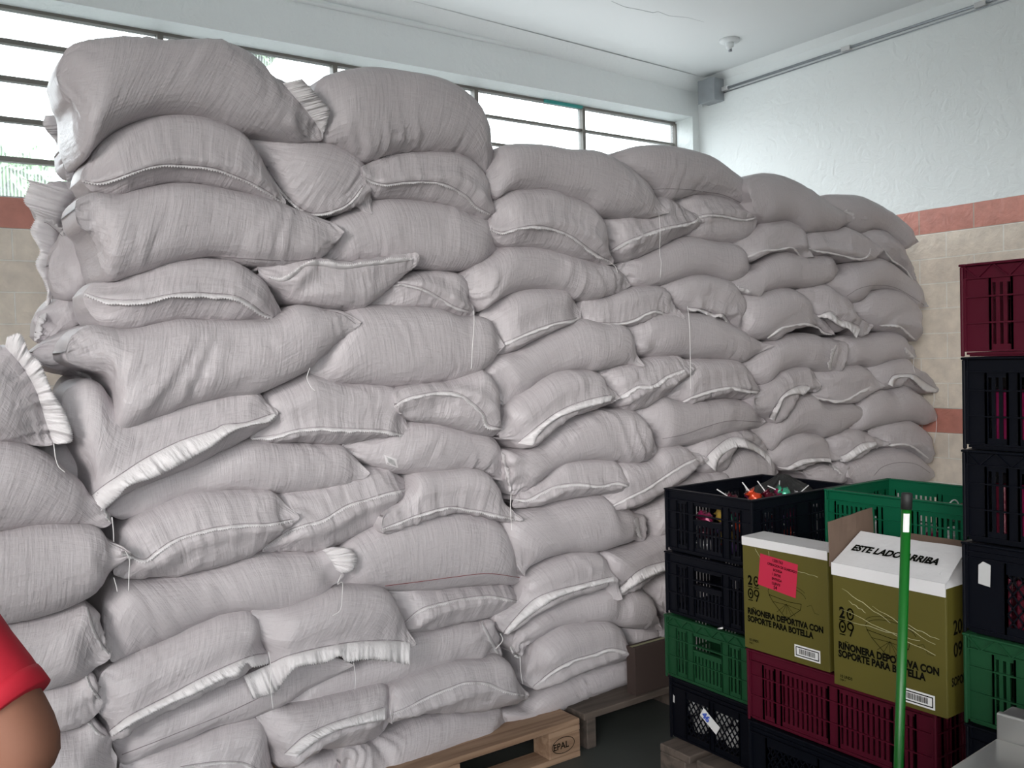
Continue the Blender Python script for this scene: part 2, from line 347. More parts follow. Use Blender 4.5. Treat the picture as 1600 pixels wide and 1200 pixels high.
# zone, group, push (m, + is further back), options, top, bottom, seam, flap outer edge, label
SACKS = [
# --- first stack, nearest the left, seen from the top down
('1', 'a', -.02, 'leftend pl8', '250,340 262,290 290,235 350,200 500,178 640,178 760,190 900,185 1000,200 1100,250 1200,340 1290,420 1380,520 1432,590 1435,625',
 '275,440 310,500 330,640 365,725 420,665 500,600 620,545 760,525 900,540 1050,590 1200,620 1330,640', '1262,372 1330,450 1395,530 1440,600', '1350,352 1440,450 1472,500 1450,585',
 'huge smooth white sack on the very top at the left, nearest the window'),
('1', 'a', .0, 'leftend', '360,800 375,740 420,655 500,590 620,537 760,515 900,532 1050,590 1130,680 1200,780 1262,880 1275,910',
 '400,850 450,880 520,893 600,870 740,835 900,840 1050,870 1180,903', '365,806 430,818 500,803 600,768 700,740 800,737 950,752 1050,787 1150,832 1265,905', '8',
 'white sack with an arched front seam, directly under the huge topmost left one'),
('4', 'a', .035, 'pl7', '20,455 40,425 150,440 300,455 420,465 520,505 590,580 622,680 615,790',
 '80,510 160,560 215,660 270,745 350,797 450,787 540,748 575,777', '150,560 210,655 280,735 360,782 450,772 530,735 600,650', '8',
 'slumped sack with twisted gathered corners, wedged between the two topmost sacks'),
('1', 'a', .0, 'leftend pl8', '330,935 345,890 420,865 520,875 600,852 740,825 900,830 1050,860 1200,895 1300,935 1400,975 1480,1005 1520,1040',
 '340,1010 400,1060 430,1150 440,1230 470,1262 530,1250 650,1215 800,1175 950,1155 1100,1188 1250,1188 1400,1165 1465,1105', '700,1195 830,1160 950,1145 1100,1155 1300,1165 1420,1150', 'stitch',
 'long plump sack with pleated left end, third from the top of the left column'),
('4', 'a', -.005, 'pl12', '370,330 365,250 382,200 432,170 520,145 620,132 720,145 850,170 950,200 1020,240 1080,300 1120,380 1145,450 1180,530 1185,572',
 '400,460 450,480 500,510 590,560 700,530 800,515 900,512 1000,525 1080,560 1130,603', '', '',
 'big bulging white sack on top beside the huge left one, with a knotted right corner'),
('4', 'a', .01, '', '575,612 590,570 680,525 780,508 900,508 1000,520 1080,570 1120,620 1155,690 1198,800',
 '600,680 640,722 750,728 850,735 950,755 1050,795 1130,825', '578,612 640,642 700,652 780,642 870,640 960,652 1050,702 1100,752 1190,800', '7',
 'sack with a curling front seam, right under the big bulging sack of the first stack'),
('4', 'a', .045, 'pl6', '390,975 405,900 440,810 540,755 640,715 750,715 850,722 950,742 1050,785 1130,820 1175,880 1198,945',
 '430,1010 500,1010 650,1005 800,1027 900,1040 1000,1042 1080,1020 1140,985', '', '',
 'plump smooth sack with shallow creases, beside the knotted ear of the pleated long sack'),
('2', 'a', .01, 'leftend', '370,170 420,115 500,108 560,85 700,38 830,12 950,12 1050,32 1150,95 1210,165 1250,230 1265,290',
 '380,240 430,310 500,335 600,335 700,310 800,295 950,298 1100,297 1200,297', '375,165 450,190 550,200 650,195 750,175 850,165 950,170 1050,180 1120,215 1180,260 1258,285', '17',
 'sack with a jagged white zigzag seam across its front, fourth down at the left edge'),
('4', 'a', .01, 'pl5', '120,1020 160,1000 230,985 320,970 400,985 500,1005 620,980 720,965 800,962 822,972',
 '132,1060 200,1130 250,1176 350,1199 450,1213 550,1219 600,1196 700,1116 800,1030', '172,1072 240,1085 300,1050 335,1018 400,1015 500,1030 620,1015 720,1005 815,990', '-20',
 'sack whose torn loose flap runs along its top edge, mid left of the first stack'),
('5', 'a', .04, 'pl7', '580,100 640,50 700,10 760,-30 810,-50 900,-50 980,-38 1030,-10 1060,50 1080,115',
 '610,115 700,127 850,132 930,147 1000,172 1050,166 1078,140', '700,20 760,12 810,20 870,37 940,77 1000,112 1070,135', '7',
 'small sack with a drooping seam, tucked right of the torn-flap sack'),
('2', 'a', -.01, 'leftend pl12', '290,430 310,370 380,315 450,315 520,325 600,320 700,298 800,283 950,285 1100,283 1200,280 1260,250 1300,225 1350,222 1430,235 1520,250 1600,300',
 '300,470 370,500 450,525 485,560 500,640 495,720 505,778 560,775 700,720 850,665 1000,630 1120,620 1200,590 1350,520 1400,480 1500,380 1560,340', '1430,240 1520,258 1590,305', 'stitch',
 'very large sack with a folded pleated left end, spanning the left half at mid height'),
('5', 'a', .02, 'pl5', '350,385 365,330 430,230 520,120 650,105 750,110 850,116 930,128 1000,153 1100,160 1150,205 1190,260 1197,288',
 '370,430 450,455 600,462 720,470 850,460 1000,440 1080,410 1130,370 1170,320', '', '',
 'wide smooth barrel-shaped sack at the middle of the first stack, thread hanging at left'),
('2', 'a', .02, 'leftend', '270,660 290,600 370,550 440,570 500,640 600,680 700,670 850,625 1000,595 1120,598 1190,655 1235,700',
 '290,740 350,880 380,950 385,1030 420,1095 460,1135 530,1085 600,1045 700,1000 850,940 950,890 1050,845 1150,785 1210,735', '400,1080 460,1030 550,970 650,905 800,830 950,780 1000,755 1100,745 1225,703', '465,1135 530,1075 580,1025 700,985 850,905 950,850 1030,790 1120,757 1200,742 1233,712',
 'sack with a wide white zigzag flap slanting down left, left edge of first stack'),
('5', 'a', .035, 'pl4', '90,700 105,600 150,490 250,440 320,405 400,425 500,448 600,450 700,462 740,530 770,620 800,690',
 '150,717 250,724 400,732 500,732 600,714 700,697', '95,700 200,687 300,662 400,652 500,657 600,660 700,667 795,691', '13',
 'sack with a level serrated seam low on its front, right of the wide slanting flap'),
('5', 'a', .0, 'pl3', '725,548 723,485 800,450 950,435 1050,405 1100,390 1140,420 1180,495 1207,580 1220,652',
 '745,580 780,615 900,635 1000,660 1100,690 1160,700 1200,680', '728,557 790,520 870,502 950,492 1020,502 1080,542 1130,592 1150,640 1215,657', '12',
 'small rounded sack with a seam arching like a lid, right edge of the first stack'),
('5', 'a', .04, 'pl6', '490,735 560,700 650,670 740,625 850,615 950,635 1050,662 1150,690 1195,760 1215,888',
 '530,760 560,790 620,820 700,850 800,858 900,850 1000,840 1080,845 1130,865 1180,882', '', '',
 'smooth sack with a small grey printed label, below the lid-seamed sack'),
('2', 'a', .045, 'pl4', '470,1140 530,1060 600,1000 700,955 850,905 950,865 1050,825 1120,810 1250,822 1400,832 1500,840 1565,900 1634,966',
 '540,1175 600,1160 700,1120 800,1075 900,1055 1050,1050 1200,1060 1350,1055 1500,1025 1600,995', '', '',
 'long slim smooth sack lying below the slanting-flap sack, with a pinched right corner'),
('3', 'a', .02, 'pl5', '500,330 505,250 520,140 600,70 700,23 800,-22 900,-42 1050,-48 1180,-42 1250,0 1290,45 1325,75',
 '560,358 650,355 800,335 950,300 1050,270 1130,240 1200,180 1280,120', '560,240 640,272 700,232 780,182 900,142 1000,122 1100,112 1200,110 1312,90', '12',
 'sack with a serrated seam rising to the right, lower left, beside two hanging threads'),
('5', 'a', .05, 'pl9', '132,1190 145,1110 190,950 300,915 420,885 520,855 600,822 680,825 770,870 828,922',
 '160,1216 250,1209 380,1201 450,1176 550,1121 650,1071 750,991 810,945', '140,1195 250,1120 320,1090 420,1060 520,1000 620,970 700,945 820,920', '9',
 'heavily creased sack crossed by a straight diagonal seam, left centre of the first stack'),
('5', 'a', .01, 'pl4', '655,1085 675,1030 740,970 785,910 810,855 900,838 1000,830 1080,833 1130,858 1170,912 1210,985 1280,1060',
 '690,1125 740,1105 830,1060 930,1030 1000,1020 1080,1035 1180,1062', '668,1108 760,1072 870,1032 980,1007 1060,1017 1150,1032 1275,1062', '9',
 'sack drooping at both ends like a saddle over the very wide sack below'),
('3', 'a', .04, 'pl4', '480,700 452,600 448,480 495,360 580,340 650,342 800,322 950,287 1130,232 1250,230 1380,222 1440,228 1485,280 1520,330',
 '510,725 600,680 750,610 900,540 1000,505 1120,500 1250,495 1380,450 1470,390', '1435,225 1470,262 1500,315', '1490,212 1560,222 1595,262 1575,320 1530,332',
 'long smooth sack with a white rag-like knot at its right end, lower left'),
('6', 'a', .045, 'pl3', '455,390 450,320 480,200 560,135 690,80 820,55 900,45 1000,38 1100,62 1170,90 1212,160 1250,250 1305,350',
 '500,390 600,390 700,405 850,405 1000,390 1150,378 1250,377', '690,387 850,367 1000,347 1150,332 1298,351', 'red',
 'very wide smooth sack with a dark red stitch line near its lower edge'),
('6', 'a', .05, 'pl6', '690,470 705,400 800,392 900,385 1000,377 1150,365 1240,375 1275,425 1298,460',
 '740,540 780,590 850,590 950,560 1100,535 1200,510 1280,475', '775,555 850,492 950,462 1050,442 1150,432 1220,442 1293,460', '9',
 'narrow crinkled sack with a curved seam, under the red-stitched wide sack'),
('3', 'a', .02, 'pl5', '420,850 440,765 500,715 600,665 750,595 900,528 1000,492 1110,492 1150,560 1190,640 1205,700',
 '430,930 460,1000 490,1055 560,1020 650,970 800,905 950,830 1060,775 1130,745 1190,738', '485,1040 560,980 640,935 750,880 850,825 950,775 1050,730 1130,700 1195,690', '500,1060 580,1012 650,972 780,907 900,857 1000,802 1060,790 1100,732 1130,750 1200,735',
 'sack with a long ragged flap rising right, third row from the floor'),
('6', 'a', .0, '', '95,520 105,492 200,480 320,440 420,400 500,380 600,378 680,395 725,460 760,540 800,620 808,640',
 '110,580 140,640 180,728 260,722 400,690 550,665 700,655', '60,790 180,735 260,700 400,665 550,640 700,632 802,640', '100,892 200,862 240,810 300,750 420,730 490,702 520,728 600,715 700,722 800,738',
 'sack with a very wide crumpled white mouth flap hanging like a curtain, lower middle'),
('3', 'a', .06, 'pl3', '490,1055 560,1000 700,920 850,860 1000,790 1150,725 1300,700 1450,690 1560,730',
 '500,1080 520,1140 545,1175 650,1130 800,1070 950,1010 1100,970 1230,920 1350,850 1480,780', '545,1140 700,1080 850,1020 1000,960 1150,890 1250,840', 'stitch',
 'long sack mostly hidden beneath two flapped sacks, lower left'),
('6', 'a', .07, 'pl7', '240,922 258,870 340,800 450,750 560,715 680,650 780,588 900,565 1010,540 1120,527 1160,600 1208,695',
 '270,948 400,890 550,850 700,820 800,785 900,750 1000,725 1100,718 1180,705', '1125,545 1150,600 1200,690', '8',
 'long creased sack reaching right from behind the curtain-like flap to the gap between stacks'),
('6', 'a', .02, 'pl4', '700,990 690,910 702,830 800,772 900,737 1000,712 1100,705 1200,697 1250,765 1300,838 1330,875',
 '720,987 800,967 900,957 1000,947 1100,937 1250,917', '710,962 790,930 880,882 980,842 1060,817 1150,822 1230,857 1325,876', '8',
 'plump sack with an arching seam and crumpled left corner, two rows above the light pallet'),
('6', 'a', .04, 'pl6', '110,960 140,935 250,915 400,875 550,835 660,808 705,860 712,990',
 '130,1020 170,1110 190,1190 240,1190 290,1170 360,1120 450,1105 600,1080 680,1040', '240,1140 330,1060 450,1003 580,962 692,930', '300,1150 380,1085 470,1035 560,1012 690,985',
 'sack with a big folded-over flap and loose threads, near the bottom middle'),
('6', 'a', .06, 'pl12', '470,1160 490,1095 600,1065 700,1025 800,970 900,947 1000,932 1100,922 1180,920 1212,980 1228,1030',
 '480,1300 650,1270 800,1205 950,1145 1100,1085 1180,1058', '', '',
 'finely ribbed sack lying on the light wooden pallet'),
('3', 'a', .07, 'pl4', '530,1200 545,1165 650,1115 800,1055 950,995 1130,950 1180,1070 1210,1160 1230,1250',
 '600,1330 800,1345 1000,1335 1150,1310', '800,1198 900,1182 1000,1172 1100,1182 1180,1230', '10',
 'bottommost sack of the first stack at left, cut by the lower edge of the photo'),
('6', 'a', .075, 'pl4', '270,1220 300,1170 360,1135 450,1105 490,1140 540,1210',
 '300,1300 420,1320 500,1290', '470,1125 500,1170 530,1205', '9',
 'small end of a sack peeking out under the folded-flap sack at the bottom'),
# --- second stack
('C', 'b', -.01, 'pl5', '105,215 140,140 155,95 230,78 350,82 480,100 580,105 650,130 720,175 790,240 842,310 890,385',
 '120,270 145,320 200,290 300,283 380,290 450,315 530,345 580,385 680,402 800,405', '', '',
 'smooth wavy sack on top of the second stack, left of the pair'),
('C', 'b', .03, 'pl7', '650,130 700,108 780,85 880,80 960,90 1080,125 1180,190 1240,240 1280,310 1297,357',
 '700,170 790,250 850,305 910,332 1000,306 1080,306 1150,317 1220,345', '830,277 900,272 1000,274 1100,287 1180,302 1285,352', 'stitch',
 'smooth arched sack on top of the second stack, right of the pair'),
('C', 'b', .0, '', '125,440 138,335 200,280 300,272 380,278 450,303 530,335 580,380 620,460 655,545 675,602',
 '140,500 180,535 260,540 350,545 450,575 560,605 640,612', '130,450 180,467 240,452 330,437 420,452 500,487 560,532 620,572 672,597', '9',
 'rounded sack with a seam sloping down right, left end of second row, second stack'),
('C', 'b', .035, 'pl9', '600,440 612,395 700,385 800,375 850,320 880,308 940,342 1010,375 1062,395',
 '640,520 680,605 760,590 850,550 950,500 1010,470 1050,430', '665,552 730,512 800,482 900,447 980,432 1040,417 1060,400', '11',
 'creased sack with a zigzag seam rising to the right, second row of the second stack'),
('C', 'b', .05, 'pl7', '940,400 930,335 1000,300 1080,296 1160,310 1240,342 1310,368 1330,410',
 '970,490 1060,512 1150,522 1220,520 1290,480 1320,440', '1040,402 1100,387 1180,392 1260,407 1328,397', '7',
 'sack with a straight level seam above creases, right end of second row'),
('C', 'b', .02, 'pl10', '5,680 30,635 110,580 180,533 260,530 350,535 450,565 560,595 650,618 720,660 752,705',
 '25,740 60,802 80,818 150,770 230,735 330,722 430,735 480,765 560,772 680,742', '', '',
 'long ribbed sack bent like a slug, third row, left in the second stack'),
('C', 'b', .04, 'pl10', '690,640 705,605 780,575 850,543 950,493 1010,487 1100,505 1200,520 1250,572 1290,608 1305,630',
 '720,680 760,712 850,710 930,687 1000,667 1080,667 1160,692 1220,682 1280,652', '', '',
 'ribbed sack curving over the small sacks, third row at the right of the second stack'),
('C', 'b', .03, '', '75,870 90,820 150,760 230,723 330,712 420,718 480,755 525,800 532,830',
 '90,950 120,1020 200,1010 290,970 380,920 500,862 526,850', '172,968 250,937 330,902 420,872 500,857 526,846', '10',
 'bun-shaped smooth sack with a white seam under it, fourth row left of the second stack'),
('C', 'b', .03, 'pl4', '530,820 540,775 620,755 750,710 850,703 900,732 932,790 962,850',
 '540,855 560,890 620,882 700,887 770,872 830,837 880,827 930,852', '560,885 620,872 700,872 770,857 830,827 880,817 955,852', '9',
 'small flat pillow-like sack in the middle of the second stack, fourth row'),
('C', 'b', .04, 'pl4', '875,715 920,685 1000,658 1080,658 1160,680 1212,730 1242,800 1245,912',
 '910,760 945,805 980,832 1030,822 1100,850 1150,875 1200,895', '1010,802 1080,812 1130,832 1170,832 1200,872 1242,910', '11',
 'sack tied at its lower middle, a long thread hanging down, second stack'),
('B', 'b', .02, 'pl5', '165,530 108,430 105,345 200,312 290,275 380,225 500,173 540,168 600,180 700,190 742,265 768,330 785,378',
 '185,550 200,545 260,500 340,440 430,405 520,400 560,410 640,390 700,372 750,374', '80,385 110,440 150,510 190,545', '9',
 'large smooth curved sack with a frayed left end, fifth row of the second stack'),
('B', 'b', .035, 'pl6', '718,230 725,200 760,175 860,132 950,132 1040,138 1100,153 1180,190 1260,235 1310,268 1350,290',
 '745,290 765,332 850,337 950,337 1050,347 1150,347 1230,362 1290,330', '710,212 740,260 775,292', '8',
 'smooth sack tapering to a point at the right, crossed by a hanging thread'),
('B', 'b', -.005, 'pl4', '165,695 182,600 182,560 230,510 340,428 430,393 520,392 580,402 630,455 668,508 680,517',
 '210,715 250,745 320,738 380,670 450,622 560,582 640,545', '255,722 340,652 420,592 500,552 600,522 678,507', '322,732 350,682 390,642 450,602 530,572 600,552 668,532',
 'sack with a bright curved flap falling left, beside the first gap between stacks'),
('B', 'b', .03, 'pl8', '575,420 590,405 640,383 700,365 785,348 860,328 940,326 990,350 1022,385',
 '620,470 650,540 690,575 750,580 830,550 890,515 940,470 1000,420', '680,527 730,502 790,467 860,462 920,422 1000,392', '14',
 'sack with a frayed rippled seam rising to the right, sixth row of the second stack'),
('B', 'b', .04, 'pl4', '890,500 905,460 960,400 1000,347 1090,338 1200,346 1260,392 1310,455 1342,490',
 '930,532 980,542 1080,532 1180,527 1260,532 1312,515', '985,537 1050,507 1130,482 1210,470 1270,482 1338,493', '11',
 'boat-shaped sack with an arched frayed seam, sixth row at the right of the second stack'),
('B', 'b', .02, 'pl9', '220,950 180,850 165,760 250,738 330,718 400,648 480,608 560,578 650,568 740,573 790,612 840,690 870,752',
 '260,950 320,900 380,850 450,815 550,800 650,805 740,812 830,790', '175,760 200,850 215,940', '-12',
 'long arched sack with ribbed right end, seventh row of the second stack'),
('B', 'b', .045, 'pl3', '750,585 790,560 830,535 880,508 950,530 1050,525 1150,520 1250,535 1305,578 1355,625',
 '790,640 840,700 870,745 950,737 1050,717 1150,682 1250,662 1310,652', '900,702 1000,682 1100,647 1200,622 1345,627', 'stitch',
 'long smooth sack with faint dark stitch and pointed right end, second stack'),
('B', 'b', .015, 'pl5', '225,985 270,930 350,860 400,820 450,800 550,788 650,793 700,832 732,885 752,912',
 '240,1010 330,1010 400,987 500,967 600,957 700,947', '235,972 300,972 360,942 430,912 530,902 620,912 700,897 750,912', '10',
 'small sack with a wavy frayed seam, under the ribbed arched sack'),
('B', 'b', .03, 'pl4', '615,965 640,880 680,800 760,798 830,785 870,738 950,727 1020,757 1062,790',
 '660,1015 740,1020 800,1000 880,950 960,900 1030,830', '665,1007 750,962 830,922 920,862 1000,812 1060,787', '9',
 'sack with a straight seam climbing right, next to the rim of the top black crate'),
('B', 'b', .05, 'pl7', '975,745 1050,695 1150,662 1230,650 1300,680 1355,755 1388,820',
 '1000,790 1060,860 1140,850 1150,790 1220,740 1280,745 1350,800', '1085,800 1130,750 1200,700 1260,702 1320,732 1384,780', '1140,850 1155,790 1220,742 1285,748 1340,775 1382,822',
 'sack with a horseshoe-shaped arched flap, just behind the top black crate'),
('B', 'b', .08, 'pl3', '1040,880 1080,820 1150,770 1250,730 1350,775 1410,850',
 '1120,930 1250,940 1350,910', '', '',
 'shaded sack seen through the horseshoe-shaped flap behind the black crate'),
('8', 'b', .04, 'pl3', '255,965 200,880 160,780 175,700 240,668 330,653 400,628 500,608 600,603 650,655 740,670 800,715 815,780',
 '300,930 350,890 450,865 550,862 650,845 740,820 800,812', '790,710 800,760 810,800', '14',
 'large smooth sack with a tied crumpled right end, left of the black crates'),
('8', 'b', .06, 'pl4', '765,690 850,628 930,558 1040,510 1150,500 1200,640',
 '820,740 830,800 880,792 940,755 1100,730', '', '',
 'plain sack half hidden behind the upper black crate'),
('9', 'b', .03, 'pl3', '85,602 40,565 25,515 120,430 150,345 200,298 280,253 370,228 470,228 520,280 560,365 570,435',
 '120,585 180,530 250,490 350,450 450,412 500,397 545,440', '75,600 130,532 210,452 300,412 400,387 500,362 570,347', '100,604 150,555 230,495 320,440 420,405 500,384 570,368',
 'sack with a broad clean white band seam, left of the second black crate'),
('9', 'b', .05, 'pl4', '555,440 520,370 490,240 550,218 650,188 730,148 800,118 900,90 960,210',
 '590,440 640,392 700,352 800,302 900,262', '560,425 620,370 700,310 800,280 880,265', '572,450 650,395 720,355 800,320 890,300',
 'sack with a drooping white banded seam, touching the second black crate'),
('9', 'b', .05, 'pl12', '145,700 112,650 122,590 180,518 250,473 350,428 450,393 520,388 570,428 640,398 700,418 742,500 778,580',
 '160,690 190,640 250,590 330,560 430,545 520,545 600,570 700,577', '112,655 130,690 148,705', '8',
 'shadowed creased sack below the broad banded seam'),
('9', 'b', .1, 'pl4', '680,390 720,340 800,298 900,280 960,350',
 '715,440 760,490 850,470', '685,390 720,440 757,488', '7',
 'sack end beside the second black crate, under the drooping banded seam'),
('9', 'b', .04, 'pl3', '200,845 162,800 170,720 200,630 260,578 330,548 430,533 520,533 580,570 620,635 662,690',
 '240,850 330,805 430,765 550,735 640,710', '205,842 290,772 380,722 480,692 560,667 658,691', '11',
 'sack with a white seam along its lower edge, second from the pallets'),
('9', 'b', .07, 'pl14', '90,1040 55,980 50,935 150,915 200,855 300,795 450,745 580,705 660,690 720,735 752,770',
 '160,1000 250,960 350,920 450,880 560,840 650,812 720,785', '', '',
 'strongly ribbed bottom sack lying across both pallets'),
('9', 'b', .1, 'pl4', '560,600 600,560 700,560 800,600',
 '620,660 700,680 770,650', '', '',
 'dark little sack end above the brown carton in the gap'),
# --- third stack, at the right wall
('D', 'c', .0, 'pl6', '185,260 150,170 165,95 250,58 330,55 420,75 520,115 600,165 680,220 760,270 880,310 940,335 970,380',
 '230,320 290,395 360,393 440,387 510,422 570,468 680,457 780,452 860,422 920,402', '880,318 930,340 950,370', '-14',
 'smooth humped sack on top of the third stack, with a tied right corner'),
('D', 'c', .04, 'pl5', '700,225 760,198 850,200 950,213 1050,253 1150,308 1230,368 1320,450 1385,525',
 '760,330 860,430 960,468 1050,447 1110,452 1180,492 1230,542 1270,580 1330,552', '', '',
 'rightmost sack on top of the third stack, pointing down against the red tile band'),
('D', 'c', .02, '', '90,550 180,490 260,418 300,388 370,380 440,376 510,412 562,470 592,570 598,637',
 '150,600 210,672 260,642 340,612 420,602 500,622 560,632', '190,637 260,602 340,577 420,572 530,562 592,632', '9',
 'small sack with an arched frayed seam, second row at the left of the third stack'),
('D', 'c', .025, '', '580,540 578,475 640,450 780,443 850,420 930,455 1010,500 1062,555 1075,590',
 '600,600 640,622 720,630 800,657 900,670 1000,662 1050,632', '625,562 700,582 800,597 900,622 1000,637 1052,612 1065,570', '9',
 'small boat-shaped sack with a white frayed seam, second row middle of the third stack'),
('D', 'c', .05, 'pl4', '960,470 1000,445 1060,433 1120,443 1190,490 1245,550 1295,630 1345,730 1380,815',
 '1010,540 1050,622 1130,662 1230,702 1310,752', '1080,530 1110,562 1160,572 1220,642 1290,692 1340,742 1377,805', '8',
 'sack with a hooked seam running down to the right, second row beside the tiles'),
('D', 'c', .035, '', '65,820 150,750 230,710 255,680 330,618 420,588 500,608 600,618 720,618 790,660 832,720',
 '120,870 230,907 280,892 350,862 450,852 600,842 720,817 800,772', '75,825 150,860 238,895', '-18',
 'smooth sack with a pointed white corner at lower left, third stack'),
('D', 'c', .045, '', '740,820 780,760 830,730 880,680 960,655 1040,630 1110,645 1190,690 1280,760 1360,818 1455,975',
 '820,880 880,945 960,932 1000,882 1080,862 1180,867 1280,922 1340,977', '900,902 980,852 1080,827 1200,832 1300,872 1450,970', 'stitch',
 'long sack ending in a sharp point over the tiles, third row'),
('D', 'c', .04, 'pl3', '140,950 135,895 230,890 300,868 400,843 500,858 580,918 640,1000 740,1075 805,1170',
 '150,1100 160,1165 260,1205 340,1205 400,1165 500,1125 620,1105 700,1125', '350,1192 440,1122 540,1097 620,1087 700,1112 750,1152 800,1166', '11',
 'round smooth sack with a tight lower seam, fourth row left of the third stack'),
('D', 'c', .05, 'pl8', '520,870 600,838 700,818 780,868 850,908 900,985 950,1065 1005,1110',
 '580,930 640,1010 720,1080 800,1150 870,1140 940,1180 980,1190', '640,1000 700,1035 790,1010 850,1060 940,1090 1000,1122', '660,1058 750,1052 800,1072 860,1112 920,1132 970,1192',
 'sack with a big crumpled twisted flap, fourth row middle of the third stack'),
('D', 'c', .07, 'pl2', '890,950 960,918 1000,868 1080,848 1150,848 1220,868 1290,918 1342,975 1372,1070 1385,1192',
 '940,1040 1000,1110 1100,1152 1200,1172 1290,1202 1350,1217', '1130,1102 1220,1097 1280,1112 1330,1152 1380,1202', '10',
 'ball-like sack with a dark crease, fourth row right of the third stack'),
('A', 'c', .06, 'pl4', '335,190 400,140 490,48 560,15 640,2 720,5 790,25 870,38 912,80 890,160',
 '385,250 450,300 520,242 540,232 620,202 700,212 780,227 850,217', '905,70 880,140 865,215', '14',
 'smooth sack closed by a tied seam in its middle, fifth row of the third stack'),
('A', 'c', .075, '', '850,200 870,60 900,20 1000,20 1100,0 1180,-5 1240,20 1292,75 1340,135',
 '930,197 1000,192 1060,202 1130,182 1200,157 1290,157', '1290,80 1340,135', '12',
 'smooth sack with a white tipped right corner, fifth row beside the tiles'),
('A', 'c', .05, 'pl8', '370,380 450,290 520,228 600,193 680,188 735,225 747,300',
 '420,440 490,500 530,510 570,440 600,380 680,340 730,340', '515,485 550,420 600,350 680,305 747,305', '548,502 580,422 610,367 680,347 712,352 748,320',
 'arched sack with a wide white flap curling round its front, third stack'),
('A', 'c', .06, '', '740,300 742,225 800,213 880,193 960,180 1020,193 1072,240 1098,285 1105,302',
 '745,345 760,387 830,402 920,402 980,387 1060,342', '750,347 820,372 930,382 1000,352 1040,327 1098,302', '10',
 'pillow-shaped sack with a thin low seam, sixth row middle of the third stack'),
('A', 'c', .07, '', '1035,205 1100,168 1200,143 1260,143 1312,190 1380,243 1440,300 1475,325',
 '1080,290 1120,322 1160,330 1210,307 1300,322 1380,347 1440,342', '1190,292 1220,247 1280,237 1340,242 1400,282 1470,325', '1222,308 1232,267 1290,252 1332,267 1400,330 1465,337',
 'sack with a hooked white flap jutting over the tiles, sixth row'),
('A', 'c', .075, 'pl2', '405,550 500,500 560,430 610,365 700,335 760,380 830,392 920,392 980,410 1030,455',
 '460,612 500,657 560,612 640,577 720,577 780,597 880,572 960,522', '460,615 480,640 500,655', '8',
 'long smooth sack with a pointed right end, seventh row of the third stack'),
('A', 'c', .085, 'pl3', '935,540 980,410 1000,360 1080,310 1160,318 1240,290 1300,322 1360,372 1420,425 1468,478',
 '1000,562 1060,542 1150,522 1230,507 1300,507 1380,522 1440,502', '', '',
 'smooth sack with a knotted left end lying before the lower red tiles'),
('A', 'c', .07, '', '495,665 560,598 640,563 720,563 785,590 825,650 865,710',
 '520,745 620,772 700,745 800,730', '560,762 620,762 700,722 800,712 865,715', '600,775 640,780 720,748 800,732 870,738',
 'sack with a wavy flap just above the back rim of the top black crate'),
('A', 'c', .085, 'pl8', '780,605 880,558 940,538 1040,558 1090,592 1130,628',
 '830,690 880,717 950,722 1050,672 1110,642', '860,722 950,692 1040,632 1122,620', '892,728 960,733 1040,684 1128,638',
 'small wrinkled sack with a rippled flap, behind the corner of the black crate'),
('A', 'c', .09, '', '1060,560 1120,518 1200,496 1280,496 1340,530 1392,585 1418,660 1430,722',
 '1110,640 1200,662 1300,692 1390,745', '1130,612 1200,632 1280,627 1350,652 1423,712', '8',
 'shell-shaped sack with a curved seam, second lowest in view at the right wall'),
('A', 'c', .1, 'pl2', '905,815 925,745 1000,690 1100,658 1200,643 1280,670 1362,725 1430,778 1443,812',
 '1000,860 1200,870 1380,845', '1110,812 1160,762 1250,737 1350,747 1435,800', 'stitch',
 'low rounded sack just above the green crate at the right wall'),
('A', 'c', .11, 'pl8', '690,790 760,745 840,735 915,720 960,790',
 '760,850 850,860 930,850', '860,740 905,770 935,800', '10',
 'crumpled sack end between the black crate rim and the low rounded sack'),
# --- the nearer stack at the left edge
('2', 'd', .0, 'pl12', '-500,600 -300,400 -100,370 20,410 100,495 160,600 190,700 240,835',
 '-300,810 0,827 50,832 150,850', '22,405 100,495 160,600 192,700 238,835', '30,362 92,348 132,430 182,480 232,600 292,700 326,820 262,842',
 'shiny sack with a broad ragged flap, top of the low stack at the left edge'),
('2', 'd', .01, '', '-500,960 -200,800 0,816 60,823 130,843 220,890 300,960 380,1022 445,1110 500,1192',
 '-200,1240 0,1228 150,1207 280,1202 370,1207 450,1217', '455,1105 480,1150 498,1188', '12',
 'smooth rounded sack in the left edge stack, directly below the ragged-flap one'),
('3', 'd', -.005, 'pl4', '-500,300 -200,150 0,132 150,108 280,106 370,110 440,130 500,190 580,240',
 '-200,560 0,552 200,512 370,442 440,382 490,322', '540,235 570,240 600,260', '14',
 'fat sack with a pointed right corner and two threads, middle of the left edge stack'),
('3', 'd', .02, 'pl5', '-500,720 -200,560 0,540 200,498 350,433 392,485 422,580 452,640 490,692',
 '-200,890 0,872 150,852 250,822 380,777 440,742', '390,482 420,580 450,640 487,690', '9',
 'sack with a serrated right side seam, fourth down in the left edge stack'),
('3', 'd', .03, 'pl7', '-400,1000 0,860 150,838 250,808 380,765 402,825 430,870 452,892',
 '-100,1070 0,1062 200,1027 280,1017 380,987 430,960', '388,780 405,830 448,890', '8',
 'crinkled sack with a knotted corner, just right of the red sleeve'),
('3', 'd', .04, '', '-300,1200 0,1060 200,1013 300,1000 392,973 442,1010 482,1060 522,1150',
 '200,1380 400,1370 500,1300', '390,975 430,1030 470,1060', '10',
 'lowest sack of the left edge stack, right of the bare elbow'),
# --- back row of the first stack, showing only the left ends
